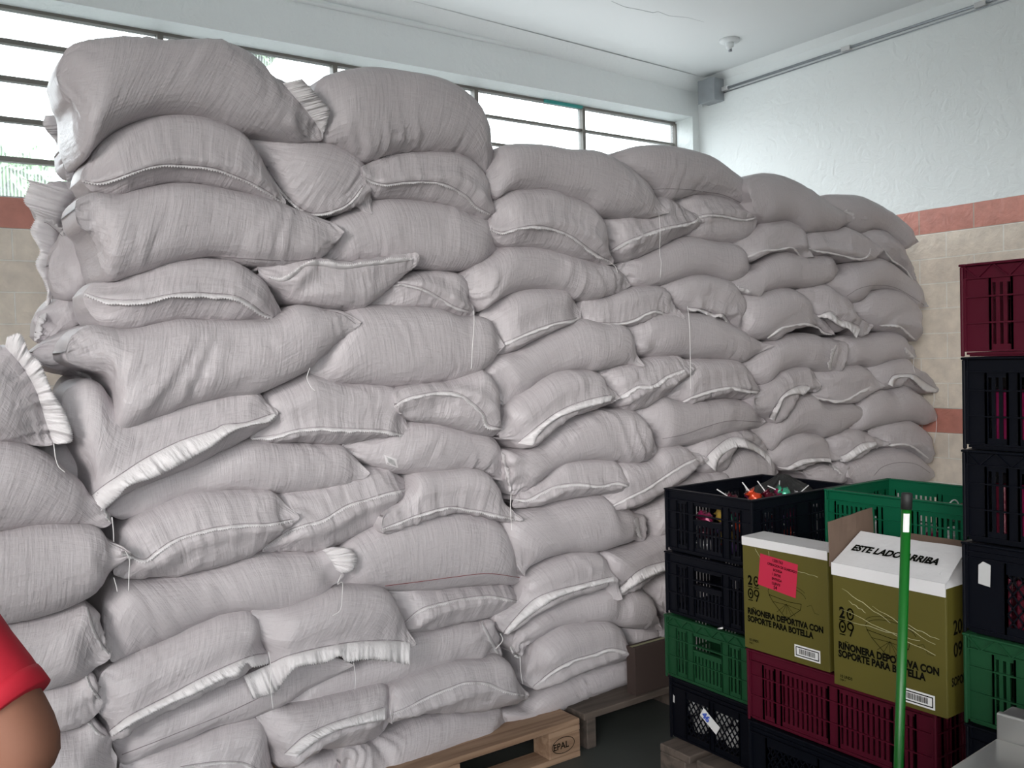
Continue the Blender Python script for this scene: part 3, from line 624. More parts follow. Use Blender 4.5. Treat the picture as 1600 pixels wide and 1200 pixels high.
('E', 'e', .33, 'pl12 s', '165,620 180,560 230,515 300,525 360,560 400,640',
 '175,690 210,735 270,730 330,690 380,680', '215,520 170,480 150,470', '',
 'bright bulging sack end behind the left column, in window light'),
('E', 'e', .38, 'pl8 s', '120,860 130,800 180,735 230,715 300,740 360,790',
 '150,880 220,850 280,830', '155,780 130,800 118,850 116,878', '-16',
 'small bright sack end with a ragged edge at the left of the stack'),
('E', 'e', .28, 'pl8 s', '110,915 170,870 260,830 340,820 400,880 440,960',
 '140,960 200,985 280,1000 360,1010', '225,930 290,985 360,1000', '10',
 'low bright sack end leading to the large folded sack at the left'),
('E', 'e', .3, 'pl8 s', '200,1090 210,1030 260,990 320,1000 380,1060',
 '230,1110 300,1120 350,1110', '205,1020 195,1060 200,1095', '-9',
 'little creased sack end in the gap beside the left edge stack'),
('E', 'e', .4, 'pl12 s', '120,410 150,350 210,330 270,340 330,380 400,430',
 '150,460 220,490 300,500 360,480', '272,370 225,430 195,560 178,700 174,763', '65,322 100,340 82,403 122,450 104,505 136,570 122,620 160,700 150,774',
 'bright crumpled sack end with a long torn strip hanging down at the left'),
('E', 'e', .42, 'pl8 s', '205,230 215,160 215,90 250,60 330,100 380,200',
 '215,290 250,310 330,290', '244,105 246,185 242,262 257,327', '152,110 150,150 205,225 229,338',
 'sack end with a curled rag of cloth, behind the topmost sack at the left'),
('P', 'e', .22, 'pl3 s', '20,760 60,690 110,690 150,740 165,800 178,830',
 '60,840 120,860', '', '',
 'shaded sack deep in the gap between the left edge stack and the first stack'),
('P', 'e', .30, 'pl3 s', '120,960 135,890 165,870 200,900 215,960',
 '150,1080 190,1060', '', '',
 'dark sack in the narrow gap right of the fat pointed sack'),
]
# the plain rows that carry on behind the crates down to the pallets
for r_ in range(5):
    for x0_, x1_ in ((1180, 1330), (1310, 1450)):
        y_ = 752 + r_ * 44 - (x0_ - 1180) * .03
        SACKS.append(('P', 'c', .06, 'pl3', '%d,%d %d,%d %d,%d %d,%d %d,%d' % (x0_, y_ + 30, x0_ + 20, y_ + 8, x0_ + 70, y_, x1_ - 25, y_ + 6, x1_, y_ + 28),
                      '%d,%d %d,%d %d,%d' % (x0_ + 25, y_ + 50, x0_ + 75, y_ + 47, x1_ - 25, y_ + 48), '', '', 'plain sack low behind the plastic crates'))
for r_ in range(3):
    y_ = 850 + r_ * 56
    SACKS.append(('P', 'b', .09, 'pl3', '1020,%d 1045,%d 1100,%d 1160,%d 1190,%d' % (y_ + 36, y_ + 8, y_ - 4, y_ - 2, y_ + 20), '1050,%d 1110,%d 1165,%d' % (y_ + 62, y_ + 54, y_ + 46), '', '', 'plain sack low behind the plastic crates'))
# hanging threads: zone, sack index, points
THREADS = [('5', 11, '355,385 342,430 360,470 378,488'), ('6', 20, '495,335 478,380 500,370 498,440 490,495 455,520'),
 ('5', 9, '1085,130 1088,180 1080,300 1075,390'), ('B', 42, '1012,110 1020,180 1024,300 1026,480'), ('C', 34, '668,600 690,620 700,645'),
 ('C', 35, '885,385 890,460 888,560 895,600 890,670'), ('6', 24, '170,680 182,760 178,820 190,935'), ('6', 56, '1292,700 1297,780 1305,825'),
 ('B', 16, '470,0 470,1'), ('3', 87, '560,232 578,270 576,330 574,410'), ('3', 86, '500,80 506,140 508,190'), ('2', 85, '240,838 248,900 262,940 290,965'),
 ('6', 26, '550,730 558,790 556,850'), ('B', 20, '224,945 222,1010 228,1110'), ('A', 74, '1338,140 1335,190 1345,230'), ('A', 77, '1450,335 1453,380 1445,420'),
 ('A', 79, '1464,475 1466,540 1452,628'), ('3', 17, '508,350 518,385 524,412'), ('6', 22, '1205,600 1215,630 1185,668'), ('6', 13, '0,0 0,1')]
# ---------------------------------------------------------------- sacks
YP = 2.76
GROUPS = {'a': 'white sacks of the first stack', 'b': 'white sacks of the second stack', 'c': 'white sacks of the third stack', 'd': 'white sacks of the low stack at the left edge', 'e': 'white sacks in the back row of the first stack'}
def pts_of(z, s):
    x0, y0, k = ZN[z]
    return [(x0 + float(a.split(',')[0]) / k, y0 + float(a.split(',')[1]) / k) for a in s.split()]
def crom(P, n, ends=0.0):
    """Catmull-Rom through P, resampled to n points by arc length (denser at both ends when ends > 0)"""
    P = np.asarray(P, float)
    if len(P) == 2: P = np.array([P[0], (P[0] + P[1]) / 2, P[1]])
    Q = np.vstack([2 * P[0] - P[1], P, 2 * P[-1] - P[-2]]); out = []
    for i in range(1, len(Q) - 2):
        p0, p1, p2, p3 = Q[i - 1], Q[i], Q[i + 1], Q[i + 2]
        t = np.linspace(0, 1, 13)[:-1, None]
        out.append(.5 * (2 * p1 + (p2 - p0) * t + (2 * p0 - 5 * p1 + 4 * p2 - p3) * t ** 2 + (3 * p1 - p0 - 3 * p2 + p3) * t ** 3))
    D = np.vstack(out + [P[-1:]]); L = np.r_[0, np.cumsum(np.linalg.norm(np.diff(D, axis=0), axis=1))]
    u = np.linspace(0, 1, n); u = (1 - ends) * u + ends * (.5 - .5 * np.cos(np.pi * u)); u *= L[-1]
    return np.stack([np.interp(u, L, D[:, k]) for k in range(D.shape[1])], 1)
def wob(a, seed, f):
    r = np.random.RandomState(seed); o = np.zeros_like(a)
    for k in range(6): o += np.sin(a * f * (1 + .83 * k) + r.rand() * 6.28) * (.5 + r.rand()) / (1 + .45 * k)
    return o / 2.4
def wob2(a, c, seed, f):
    r = np.random.RandomState(seed); o = np.zeros_like(a)
    for k in range(7):
        t = r.rand() * 6.28; o += np.sin((a * math.cos(t) + c * math.sin(t)) * f * (1 + .5 * k) + r.rand() * 6.28) / (1 + .4 * k)
    return o / 2.5
CAMV = Vector(CAM)
def inside(p, poly):
    c = False; n = len(poly)
    for i in range(n):
        (x0, y0), (x1, y1) = poly[i], poly[(i + 1) % n]
        if (y0 > p[1]) != (y1 > p[1]) and p[0] < (x1 - x0) * (p[1] - y0) / (y1 - y0) + x0: c = not c
    return c
OUTL = []
for sp_ in SACKS:
    t_ = pts_of(sp_[0], sp_[4]); b_ = pts_of(sp_[0], sp_[5]); OUTL.append((sp_[2] * (.6 if sp_[1] == 'c' else 1) - (.03 if sp_[1] == 'd' else 0), t_ + b_[::-1], t_[len(t_) // 2]))
def tip_forward(idx, p, inner):
    """how far a corner reaches forward: it lies on the neighbour it overlaps, unless that neighbour lies over it"""
    dy = OUTL[idx][0]; q = (p[0] * .97 + inner[0] * .03, p[1] * .97 + inner[1] * .03); f = .03
    for k, (d2, poly, _) in enumerate(OUTL):
        if k == idx or not inside(q, poly): continue
        if d2 < dy - .002: return 0.0
        f = max(f, .075 + max(0, dy - d2))
    return f
ALL = []
def seg_dist(A, S):
    """distance of points A (n,2) to polyline S (m,2) and the arc position there"""
    best = np.full(len(A), 9.0); arc = np.zeros(len(A)); L = 0
    for i in range(len(S) - 1):
        a, d = S[i], S[i + 1] - S[i]; q = d @ d + 1e-12
        t = np.clip(((A - a) @ d) / q, 0, 1); e = np.linalg.norm(A - a - t[:, None] * d, axis=1)
        m = e < best; best[m] = e[m]; arc[m] = L + t[m] * math.sqrt(q); L += math.sqrt(q)
    return best, arc
def sack(idx, spec):
    z, grp, dy, opt, T, B, S, Fl, label = spec
    opts = opt.split(); Y = YP + dy * (.6 if grp == 'c' else 1) + (-.03 if grp == 'd' else 0)
    T = pts_of(z, T); Bm = pts_of(z, B); Bq = [T[0]] + Bm + [T[-1]]
    small = 's' in opts
    far = T[0][0] > 1100
    NS = 52 if small or far else 84
    f0, f1 = (tip_forward(idx, T[0], T[len(T) // 2]), tip_forward(idx, T[-1], T[len(T) // 2])) if not small else (0, 0)
    e0, e1 = at(*T[0], y=Y), at(*T[-1], y=Y)
    fall = lambda q: 1 - np.sin(np.pi / 2 * np.minimum(q / .15, 1))
    def W(P):
        o = []
        for x, y in P:
            p = at(x, y, y=Y)
            for _ in range(2): p = at(x, y, y=Y - f0 * fall(math.hypot(p[0] - e0[0], p[2] - e0[2])) - f1 * fall(math.hypot(p[0] - e1[0], p[2] - e1[2])))
            o.append([p[0], p[2]])
        return np.array(o)
    t2, b2 = W(T), W(Bq)
    tc, bc = crom(t2, NS, .35), crom(b2, NS, .35)
    Mid, H = (tc + bc) / 2, (tc - bc) / 2
    H = H + H / (np.linalg.norm(H, axis=1)[:, None] + 1e-6) * .0020      # let neighbours touch
    def gs(a, n=5):
        kr = np.exp(-np.linspace(-2, 2, 2 * n + 1) ** 2); kr /= kr.sum(); return np.convolve(np.pad(a, n, 'edge'), kr, 'valid')
    hl = np.linalg.norm(H, axis=1)
    q = np.minimum(np.linalg.norm(Mid - Mid[0], axis=1), np.linalg.norm(Mid - Mid[-1], axis=1))
    cap = .105 if not small else .09
    r_end = np.minimum((q + .002) / .13, 1)
    bf = ((hl * 1.05 + 1e-5) ** -3 + cap ** -3) ** (-1 / 3) * 1.12 * np.sin(np.pi / 2 * r_end) ** 1.1; bf = np.minimum(gs(bf, 3), hl * 1.1 + .001)
    NF = 26 if not far else 20
    deep = .6 if 'leftend' not in opts else .28
    if small: deep = .25
    phi = np.linspace(0, np.pi, NF)
    cz = np.sign(np.cos(phi)) * np.abs(np.cos(phi)) ** .82; sy = np.abs(np.sin(phi)) ** .9
    back = [(-1, .35, 0), (-.97, .7, 0), (-.8, .93, 0), (-.35, 1.0, 0), (.35, 1.0, 0), (.8, .93, 0), (.97, .7, 0), (1, .35, 0)]
    cz = np.r_[cz, [c[0] for c in back]]; NT = len(cz)
    X = Mid[:, None, 0] + H[:, None, 0] * cz[None]; Z = Mid[:, None, 1] + H[:, None, 1] * cz[None]
    Yv = np.empty_like(X)
    q0 = np.linalg.norm(Mid - Mid[0], axis=1); q1 = np.linalg.norm(Mid - Mid[-1], axis=1)
    fw_ = f0 * (1 - np.sin(np.pi / 2 * np.minimum(q0 / .15, 1))) + f1 * (1 - np.sin(np.pi / 2 * np.minimum(q1 / .15, 1)))
    Yv[:, :NF] = Y - fw_[:, None] - bf[:, None] * sy[None]
    Yv[:, NF:] = Y + deep * np.array([c[1] for c in back])[None] * np.minimum(1, .45 + r_end)[:, None]
    # uv in metres
    ua = np.r_[0, np.cumsum(np.linalg.norm(np.diff(Mid, axis=0), axis=1))]
    P = np.stack([X, Yv, Z], 2)
    dv = np.linalg.norm(np.diff(P, axis=1), axis=2); va = np.concatenate([np.zeros((NS, 1)), np.cumsum(dv, 1)], 1)
    va = np.repeat(va.max(0)[None], NS, 0) * .5 + va * .5
    U = np.repeat(ua[:, None], NT, 1) + idx * 1.7
    # normals of the smooth form, then creases, seam ridge, end pleats and soft dents
    dU = np.gradient(P, axis=0); dV = np.gradient(P, axis=1); N = np.cross(dU, dV); N /= np.linalg.norm(N, axis=2)[..., None] + 1e-9
    if np.mean(N[NS // 2, NF // 2, 1]) > 0: N = -N
    D = np.zeros((NS, NT)); fl = np.zeros(NT); fl[:NF] = np.sin(phi) ** .5
    env = (np.minimum(hl / .05, 1) * np.minimum(q / .05, 1))[:, None] * fl[None]
    uu, vv = U, va
    D += env * (wob2(uu, vv, idx + 5, 11) * .0045 + wob2(uu, vv * 1.3, idx + 99, 26) * .0018)
    pl = [float(o[2:]) for o in opts if o.startswith('pl')]; pl = pl[0] if pl else 3.0
    # pleats running lengthwise, fading away from the two tied ends
    w = wob(vv * 1.0 + .15 * wob(uu, idx, 9), idx + 31, 75)
    fade = np.exp(-np.linalg.norm(Mid - Mid[0], axis=1) / .075) + (np.exp(-np.linalg.norm(Mid - Mid[-1], axis=1) / .06) * .8)
    D += (np.minimum(q / .03, 1) * fade)[:, None] * fl[None] * w * .0014 * min(pl, 9)
    # creases across the sack
    w = wob(uu + .12 * wob2(uu, vv, idx + 3, 8), idx + 77, 60); patch = np.clip(wob2(uu, vv, idx + 13, 9) + .15, 0, 1.2)
    D += env * w * patch * .00085 * pl
    sp = None
    if S:
        sp = pts_of(z, S); s2 = crom(W(sp), 40)
        A = np.stack([X.ravel(), Z.ravel()], 1); dist, arc = seg_dist(A, s2); dist = dist.reshape(X.shape); arc = arc.reshape(X.shape)
        front = np.zeros(NT); front[:NF] = 1
        if Fl in ('stitch', 'red'): D += front[None] * (-.0035 * np.exp(-(dist / .008) ** 2))
        else:
            D += front[None] * np.minimum(hl / .05, 1)[:, None] * (.016 * np.exp(-(dist / .016)) - .008 * np.exp(-((dist - .045) / .03) ** 2))
            D += front[None] * wob(arc, idx + 50, 95) * np.exp(-dist / .07) * .0038 * (.5 + pl / 8)
    P = P + N * D[..., None]
    P[..., 0] = np.minimum(P[..., 0], 4.85)
    base = np.array([P[..., 0].mean(), Y + deep / 2, P[..., 2].min()])
    V = (P - base).reshape(-1, 3)
    F_ = []
    for i in range(NS - 1):
        for k in range(NT):
            k2 = (k + 1) % NT; F_.append((i * NT + k, i * NT + k2, (i + 1) * NT + k2, (i + 1) * NT + k))
    F_.append(tuple(range(NT))[::-1]); F_.append(tuple((NS - 1) * NT + k for k in range(NT)))
    uvs = np.stack([U.ravel(), va.ravel()], 1)
    o = link('sack', V, F_, 'sack', smooth=True, loc=tuple(base), uvs=uvs)
    tag(o, label, 'sack', 'plain sacks behind the crates' if label.startswith('plain sack low') else GROUPS[grp])
    bvh = BVHTree.FromPolygons([Vector(p) for p in P.reshape(-1, 3)], F_)
    ALL.append((o, bvh, base))
    if sp is None: return o
    def hit(x, y):
        d = Vector(ray(x, y)); h = bvh.ray_cast(CAMV, d)
        if h[0] is None or h[0].y > Y + .05:
            e_ = f0 if abs(x - T[0][0]) + abs(y - T[0][1]) < abs(x - T[-1][0]) + abs(y - T[-1][1]) else f1
            return Vector(at(x, y, y=Y - .01 - e_ * .9))
        return h[0]
    n = 150 if not far else 90
    inner = crom(sp, n)
    if Fl in ('stitch', 'red'):
        b = MB(); pts = [hit(*p) + Vector((0, -.0008, 0)) - Vector(base) for p in inner[::3]]
        b.tube(pts, .0011, 5); b.build('seam_stitching', 'redstitch' if Fl == 'red' else 'stitch', o, smooth=True); return o
    tang = np.gradient(inner, axis=0); tang /= np.linalg.norm(tang, axis=1)[:, None] + 1e-9
    nor = np.stack([-tang[:, 1], tang[:, 0]], 1)
    rs = np.random.RandomState(idx)
    if Fl and ',' in Fl: outer = crom(pts_of(z, Fl), n); wide = True
    else:
        w_ = (float(Fl) if Fl else 10.0) / (2.857 if z not in 'AD' else {'A': 3.636, 'D': 4.444}[z]) * (1.25 if far else 1.0) if z != 'E' else float(Fl or 10) / 1.6
        a_ = np.linspace(0, 1, n); wv = w_ * 1.25 * (.85 + .35 * wob(a_, idx + 8, 14)) * np.minimum(1, .35 + 6 * np.minimum(a_, 1 - a_))
        outer = inner + nor * wv[:, None]; wide = False
    zz = (np.arange(n) % 2 - .5) * (2.8 if not far else 2.0) if n else 0
    od = outer - inner; ol = np.linalg.norm(od, axis=1)[:, None] + 1e-6; outer = outer + od / ol * zz[:, None]
    a_ = np.linspace(0, 1, n); R = 5
    ruf = wob(a_, idx + 200, 42); ruf2 = wob(a_, idx + 300, 90)
    V = []; UV = []
    hits = [hit(*p) for p in inner]
    hy = np.array([h.y for h in hits]); hy = np.convolve(np.pad(hy, 3, 'edge'), np.ones(7) / 7, 'valid')
    for i in range(n):
        L_ = ol[i, 0] / FPX * 2.8
        for k in range(R):
            f = k / (R - 1); p = inner[i] * (1 - f) + outer[i] * f
            yy = hy[i] - .001 - min(.026, .75 * L_) * math.sin(min(1, f) * 1.9) - f * (ruf[i] * min(.012, .12 * L_) + ruf2[i] * min(.004, .06 * L_)) - (wob2(np.array([a_[i] * 9]), np.array([f * 2.0]), idx, 3.2)[0] * .006 * math.sin(f * 3.1) if wide else 0)
            h = bvh.ray_cast(CAMV, Vector(ray(*p)))
            if h[0] is not None: yy = min(yy, h[0].y - .0015 - .003 * f)
            q3 = at(p[0], p[1], y=yy); V.append(q3 - base); UV.append((a_[i] * 1.2 + idx, f * L_))
    nb = len(V); V = V + [v + np.array([0, .0009, 0]) for v in V]; UV = UV + UV
    F_ = []
    for i in range(n - 1):
        for k in range(R - 1):
            a = i * R + k; F_.append((a, a + 1, a + R + 1, a + R)); F_.append((nb + a, nb + a + R, nb + a + R + 1, nb + a + 1))
        a = i * R + R - 1; F_.append((a, a + nb, a + nb + R, a + R)); a = i * R; F_.append((a, a + R, a + nb + R, a + nb))
    fo = link('seam_flap', V, F_, 'flap', o, smooth=True, uvs=UV)
    if wide or not far:
        b = MB(); pts = [hit(*(p - nn * 1.3)) + Vector((0, -.0006, 0)) - Vector(base) for p, nn in zip(inner[2:-2:3], nor[2:-2:3])]
        b.tube(pts, .0008, 4); b.build('seam_stitching', 'stitch', o, smooth=True)
    return o
for i_, sp_ in enumerate(SACKS): sack(i_, sp_)
# loose threads hang from the seam they were cut from
for z, _, s in THREADS:
    P = pts_of(z, s)
    if len(P) < 3: continue
    best = None
    for (o, bvh, base) in ALL:
        h = bvh.ray_cast(CAMV, Vector(ray(*P[0])))
        if h[0] is not None and (best is None or h[3] < best[0]): best = (h[3], o, base)
    if best is None: continue
    Q = crom(P, 26); pts = []; yy = YP - .12
    for p in Q:
        y_ = yy
        for (o, bvh, base) in ALL:
            h = bvh.ray_cast(CAMV, Vector(ray(*p)))
            if h[0] is not None: y_ = min(y_, h[0].y - .004) if h[0].y < YP + .03 else y_
        y_ = max(y_, YP - .16); pts.append(Vector(at(p[0], p[1], y=y_)) - Vector(best[2]))
    b = MB(); b.tube(pts, .0013, 5); b.build('loose_thread', 'thread', best[1], smooth=True)
# small printed label on one smooth sack
for (o, bvh, base) in ALL:
    if 'grey printed label' in o['label']:
        for nm, m_, hw, off in (('label_patch', 'flap', 9.5, .0012), ('label_print', 'printed_label', 6.0, .0022)):
            V, F_ = [], []
            for i in range(4):
                for k in range(4):
                    h = bvh.ray_cast(CAMV, Vector(ray(611 + hw * (i / 1.5 - 1) + 1.5 * (k / 1.5 - 1), 721 + .75 * hw * (k / 1.5 - 1) + 3 * (i / 1.5 - 1)))); p = h[0] if h[0] else Vector(at(611, 721, y=YP - .08)); V.append(p - Vector(base) + Vector((0, -off, 0)))
            for i in range(3):
                for k in range(3): a = i * 4 + k; F_.append((a, a + 1, a + 5, a + 4))
            link(nm, V, F_, m_, o, smooth=True)
# ---------------------------------------------------------------- pallets
def pallet(name, loc, m, label, L=1.2, W=.8, blocks=True):
    p = empty('pallet', loc, label=label, cat='pallet', group='wooden pallets')
    for i in range(5):                       # deck boards run along x
        y0 = [0, .17, .33, .49, .655][i]; b = MB(); b.box(0, L, y0, y0 + .145, .122, .144); b.build('deck_board', m, p, bevel=.003)
    for x in (0, L / 2 - .0725, L - .145):
        b = MB(); b.box(x, x + .145, 0, W, .100, .1218); b.build('cross_board', m, p, bevel=.003)
        for y in (0, W / 2 - .05, W - .10):
            b = MB(); b.box(x, x + .145, y, y + .10, .022, .0998); b.build('block', m, p, bevel=.004)
    for y in (0, W / 2 - .05, W - .10):
        b = MB(); b.box(0, L, y, y + .10, 0, .0218); b.build('bottom_board', m, p, bevel=.003)
    return p
P1 = pallet('pallet', (.945, 2.645, 0), 'wood', 'light pine pallet with a burnt oval stamp on its corner block, under the first stack')
P2 = empty('pallet', (2.18, 2.66, 0), label='dark weathered wooden pallet right of the light one, under the second stack', cat='pallet', group='wooden pallets')
for i in range(5): b = MB(); b.box(0, 1.2, i * .165, i * .165 + .15, .118, .144); b.build('deck_board', 'oldwood', P2, bevel=.004)
for x in (.02, .57, 1.14): b = MB(); b.box(x, x + .045, .01, .8, 0, .118); b.build('stringer', 'oldwood', P2, bevel=.004)
pallet('pallet', (3.45, 2.68, 0), 'oldwood', 'dark wooden pallet at the right wall, under the third stack')
pallet('pallet', (-.45, 2.66, 0), 'oldwood', 'dark wooden pallet under the low stack at the left edge', L=1.2)
# burnt stamp EPAL in an oval, on the corner block facing the room
def stamp(parent, origin, ex, ey, items, m, name='printed_mark', off=.0006):
    """flat lettering and lines on a face: origin, unit axes ex, ey; items = (verts, faces) in metres"""
    V, Fc = [], []; o = Vector(origin); ex = Vector(ex); ey = Vector(ey); nn = ex.cross(ey)
    for v, f in items:
        k = len(V); V += [tuple(o + ex * a + ey * b_ + nn * off) for a, b_ in v]; Fc += [tuple(k + i for i in q) for q in f]
    return link(name, V, Fc, m, parent)
def txt(body, size, x, y, sx=1, bold=0, shear=0, rot=0):
    v, f = text_verts(body, size, sx, bold, shear); c, s_ = math.cos(rot), math.sin(rot)
    return ([(x + a * c - b_ * s_, y + a * s_ + b_ * c) for a, b_ in v], f)
def line(pts, w, closed=False):
    v, f = [], []; n = len(pts)
    for i in range(n if closed else n - 1):
        a, c = Vector(pts[i]), Vector(pts[(i + 1) % n]); d = (c - a)
        if d.length < 1e-6: continue
        d.normalize(); q = Vector((-d.y, d.x)) * w / 2; e = d * w * .3; k = len(v)
        v += [tuple(a - q - e), tuple(c - q + e), tuple(c + q + e), tuple(a + q - e)]; f.append((k, k + 1, k + 2, k + 3))
    return (v, f)
def oval(cx, cy, a, b_, w, n=28, t0=0, t1=6.2832): return line([(cx + a * math.cos(t0 + (t1 - t0) * i / n), cy + b_ * math.sin(t0 + (t1 - t0) * i / n)) for i in range(n + 1)], w)
def rect(x0, x1, y0, y1): return ([(x0, y0), (x1, y0), (x1, y1), (x0, y1)], [(0, 1, 2, 3)])
stamp(P1, (1.055, -.0005, .022), (1, 0, 0), (0, 0, 1), [txt('EPAL', .034, .016, .030, 1.0, .0006), oval(.064, .042, .052, .029, .0025)], 'ink', 'burnt_stamp')
# ---------------------------------------------------------------- crates
def crate(loc, sx, sy, h, m, style, label, cat='crate', rz=0, group='stacked plastic crates', truss=False, hand=True, xl=None, yl=None):
    """open slatted crate; x side length sx, y side length sy. Parts: rim, base, four side walls"""
    c = empty('crate', loc, rz, label=label, cat=cat, group=group)
    T = .011
    def wall(L, fn, lay):
        b = MB(); z0, z1 = .012, h - .034
        def bar(a0, c0, a1, c1, w, t0, t1):       # a slanting bar in the wall's plane
            d = Vector((a1 - a0, c1 - c0)); d.normalize(); q = Vector((-d.y, d.x)) * w / 2
            P = [(a0 - q.x, c0 - q.y), (a1 - q.x, c1 - q.y), (a1 + q.x, c1 + q.y), (a0 + q.x, c0 + q.y)]
            b.hexa([fn(x, t0, z) for x, z in P] + [fn(x, t1, z) for x, z in P])
        tot = sum(w for _, w in lay); a = 0
        for kind, w in lay:
            w = w / tot * L; a0, a1 = a, a + w; a = a1
            if kind == 'S': b.box(a0, a1, -.008, -.004, z0, z1, fn)
            if kind in 'GH':
                top = z1 if kind == 'G' else z0 + (z1 - z0) * .62
                n = max(2, round(w / .0165)); p = w / n
                b.box(a0, a1, -.008, -.004, z0, z0 + .016, fn); b.box(a0, a1, -.008, -.004, top - .014, top, fn)
                for i in range(n + 1):
                    x0 = a0 + i * p - .0042; b.box(max(x0, a0), min(x0 + .0085, a1), -.0078, -.0042, z0, top, fn)
                if kind == 'H':
                    b.box(a0, a1, -.008, -.004, z1 - .014, z1, fn)
                    b.box(a0, a1, -.014, 0, z0 + (z1 - z0) * .62, z0 + (z1 - z0) * .65, fn)
            if kind == 'D':
                n = max(2, round(w / .024)); p = w / n; hh = (z1 - z0)
                b.box(a0, a1, -.008, -.003, z0, z0 + .02, fn); b.box(a0, a1, -.008, -.003, z1 - .03, z1, fn)
                zz0, zz1 = z0 + .02, z1 - .03; H_ = zz1 - zz0; sl = 1.35
                for i in range(-int(H_ / sl / p) - 2, n + 1):
                    for s_ in (1, -1):
                        xa = a0 + i * p; xb = xa + H_ / sl
                        za, zb = (zz0, zz1) if s_ > 0 else (zz1, zz0)
                        if xb <= a0 or xa >= a1: continue
                        if xa < a0: za += (zb - za) * (a0 - xa) / (xb - xa); xa_ = a0
                        else: xa_ = xa
                        if xb > a1: zb = za + (zb - za) * (a1 - xa_) / (xb - xa_); xb_ = a1
                        else: xb_ = xb
                        if xb_ - xa_ > .003: bar(xa_, za, xb_, zb, .0032, -.008, -.004)
            b.box(a0 - .0016, a0 + .0016, -.010, .0005, z0, z1, fn)
            b.box(a1 - .0016, a1 + .0016, -.010, .0005, z0, z1, fn)
        for fz in ((.06, .36, .64) if style != 'D' else (.06, .9)):
            z = h * fz; b.box(0, L, -.010, .001, z - .0018, z + .0018, fn)
        # upper band with or without the zigzag ribs
        zt0, zt1 = h - .036, h - .003
        b.box(0, L, -.009, -.006, zt0, zt1, fn); b.box(0, L, -.010, .002, zt0 - .001, zt0 + .0022, fn)
        if truss:
            n = max(4, round(L / .036)); 
            for i in range(n):
                x0, x1 = L * i / n, L * (i + 1) / n
                bar(x0, zt0 if i % 2 else zt1, x1, zt1 if i % 2 else zt0, .0022, -.006, .001)
        return b
    xs = xl or ([('S', 5), ('G', 7), ('S', 3), ('G', 9), ('S', 8), ('G', 9), ('S', 3), ('G', 7), ('S', 5)] if style == 'G' else [('S', 8), ('D', 15), ('S', 3), ('D', 15), ('S', 8)])
    ys = yl or ([('S', 5), ('G', 5), ('S', 3), ('H', 13), ('S', 3), ('G', 5), ('S', 5)] if style == 'G' else [('S', 8), ('D', 12), ('S', 2), ('D', 12), ('S', 8)])
    iw = T - .001
    for L, fn, lay in ((sx, lambda a, t, z: (a, -t, z), xs), (sx, lambda a, t, z: (a, sy + t, z), xs),
                       (sy, lambda a, t, z: (-t, a, z), ys), (sy, lambda a, t, z: (sx + t, a, z), ys)):
        wall(L, fn, lay).build('side_wall', m, c)
    b = MB(); o = .006                          # rolled rim
    b.box(-o, sx + o, -o, .012, h - .006, h); b.box(-o, sx + o, sy - .012, sy + o, h - .006, h)
    b.box(-o, .012, .012, sy - .012, h - .006, h); b.box(sx - .012, sx + o, .012, sy - .012, h - .006, h)
    for (x, y) in ((0, 0), (sx, 0), (0, sy), (sx, sy)): b.box(x - .004, x + .004, y - .004, y + .004, .0, h - .006)
    b.build('rim', m, c, bevel=.0025)
    b = MB(); b.box(.006, sx - .006, .006, sy - .006, .004, .010)
    for i in range(8): b.box(.012 + i * (sx - .03) / 7.5, .018 + i * (sx - .03) / 7.5, .01, sy - .01, .0, .004)
    b.build('base', m, c)
    return c
HC = .2185
AX, AY, AW, AD, AR = 2.27, 1.915, .50, .385, math.radians(-1)
zs = [.15 + i * .22 for i in range(4)]
crate((AX, AY, zs[3]), AW, AD, HC, 'black', 'G', 'black slatted crate with lollipops and a black bag, topmost beside the sacks', rz=AR)
crate((AX - .006, AY, zs[2]), AW, AD, HC, 'black', 'G', 'black slatted crate under the one holding lollipops', rz=AR)
g1 = crate((AX - .015, AY, zs[1]), AW, AD, HC, 'green', 'G', 'dark green slatted crate with zigzag rim, third in the stack beside the sacks', rz=AR, truss=True)
k4 = crate((AX, AY, zs[0]), AW, AD, HC, 'black', 'D', 'black lattice crate with a white 46 tag, bottom of the stack beside the sacks', rz=AR)
# handle lip of the green crate, tag and worn paper marks on the lattice crate
v = [(0.012 + .0 * i, 0) for i in range(1)]
stamp(k4, (-.0025, .235, .135), (0, -math.cos(.55), -math.sin(.55)), (0, -math.sin(.55), math.cos(.55)), [rect(0, .085, -.015, .02)], 'white', 'price_tag', .0)
stamp(k4, (-.0035, .235, .135), (0, -math.cos(.55), -math.sin(.55)), (0, -math.sin(.55), math.cos(.55)), [txt('46', .032, .008, -.009, 1, .0015)], 'blue_ink', 'tag_number', .0)
stamp(k4, (-.003, .03, .10), (0, -1, 0), (0, 0, 1), [([(0, 0), (.012, -.002), (.013, .03), (.004, .036)], [(0, 1, 2, 3)])], 'logo', 'worn_sticker', .0)
stamp(k4, (-.003, .37, .13), (0, -1, 0), (0, 0, 1), [([(0, 0), (.008, -.002), (.009, .022), (.002, .026)], [(0, 1, 2, 3)])], 'logo', 'worn_sticker', .0)
# pallet of beams under the crates
b0 = empty('pallet', (2.20, 1.30, 0), label='dark wooden pallet on the floor under the black lattice crates', cat='pallet', group='wooden pallets')
for i in range(6): b = MB(); b.box(.01, .70, i * .17, i * .17 + .14, .122, .1485); b.build('deck_board', 'oldwood', b0, bevel=.004)
for x in (.01, .32, .60):
    for y in (.0, .43, .86): b = MB(); b.box(x, x + .1, y + .01, y + .13, .022, .122); b.build('block', 'oldwood', b0, bevel=.005)
    b = MB(); b.box(x, x + .1, 0, .99, 0, .022); b.build('bottom_board', 'oldwood', b0, bevel=.003)
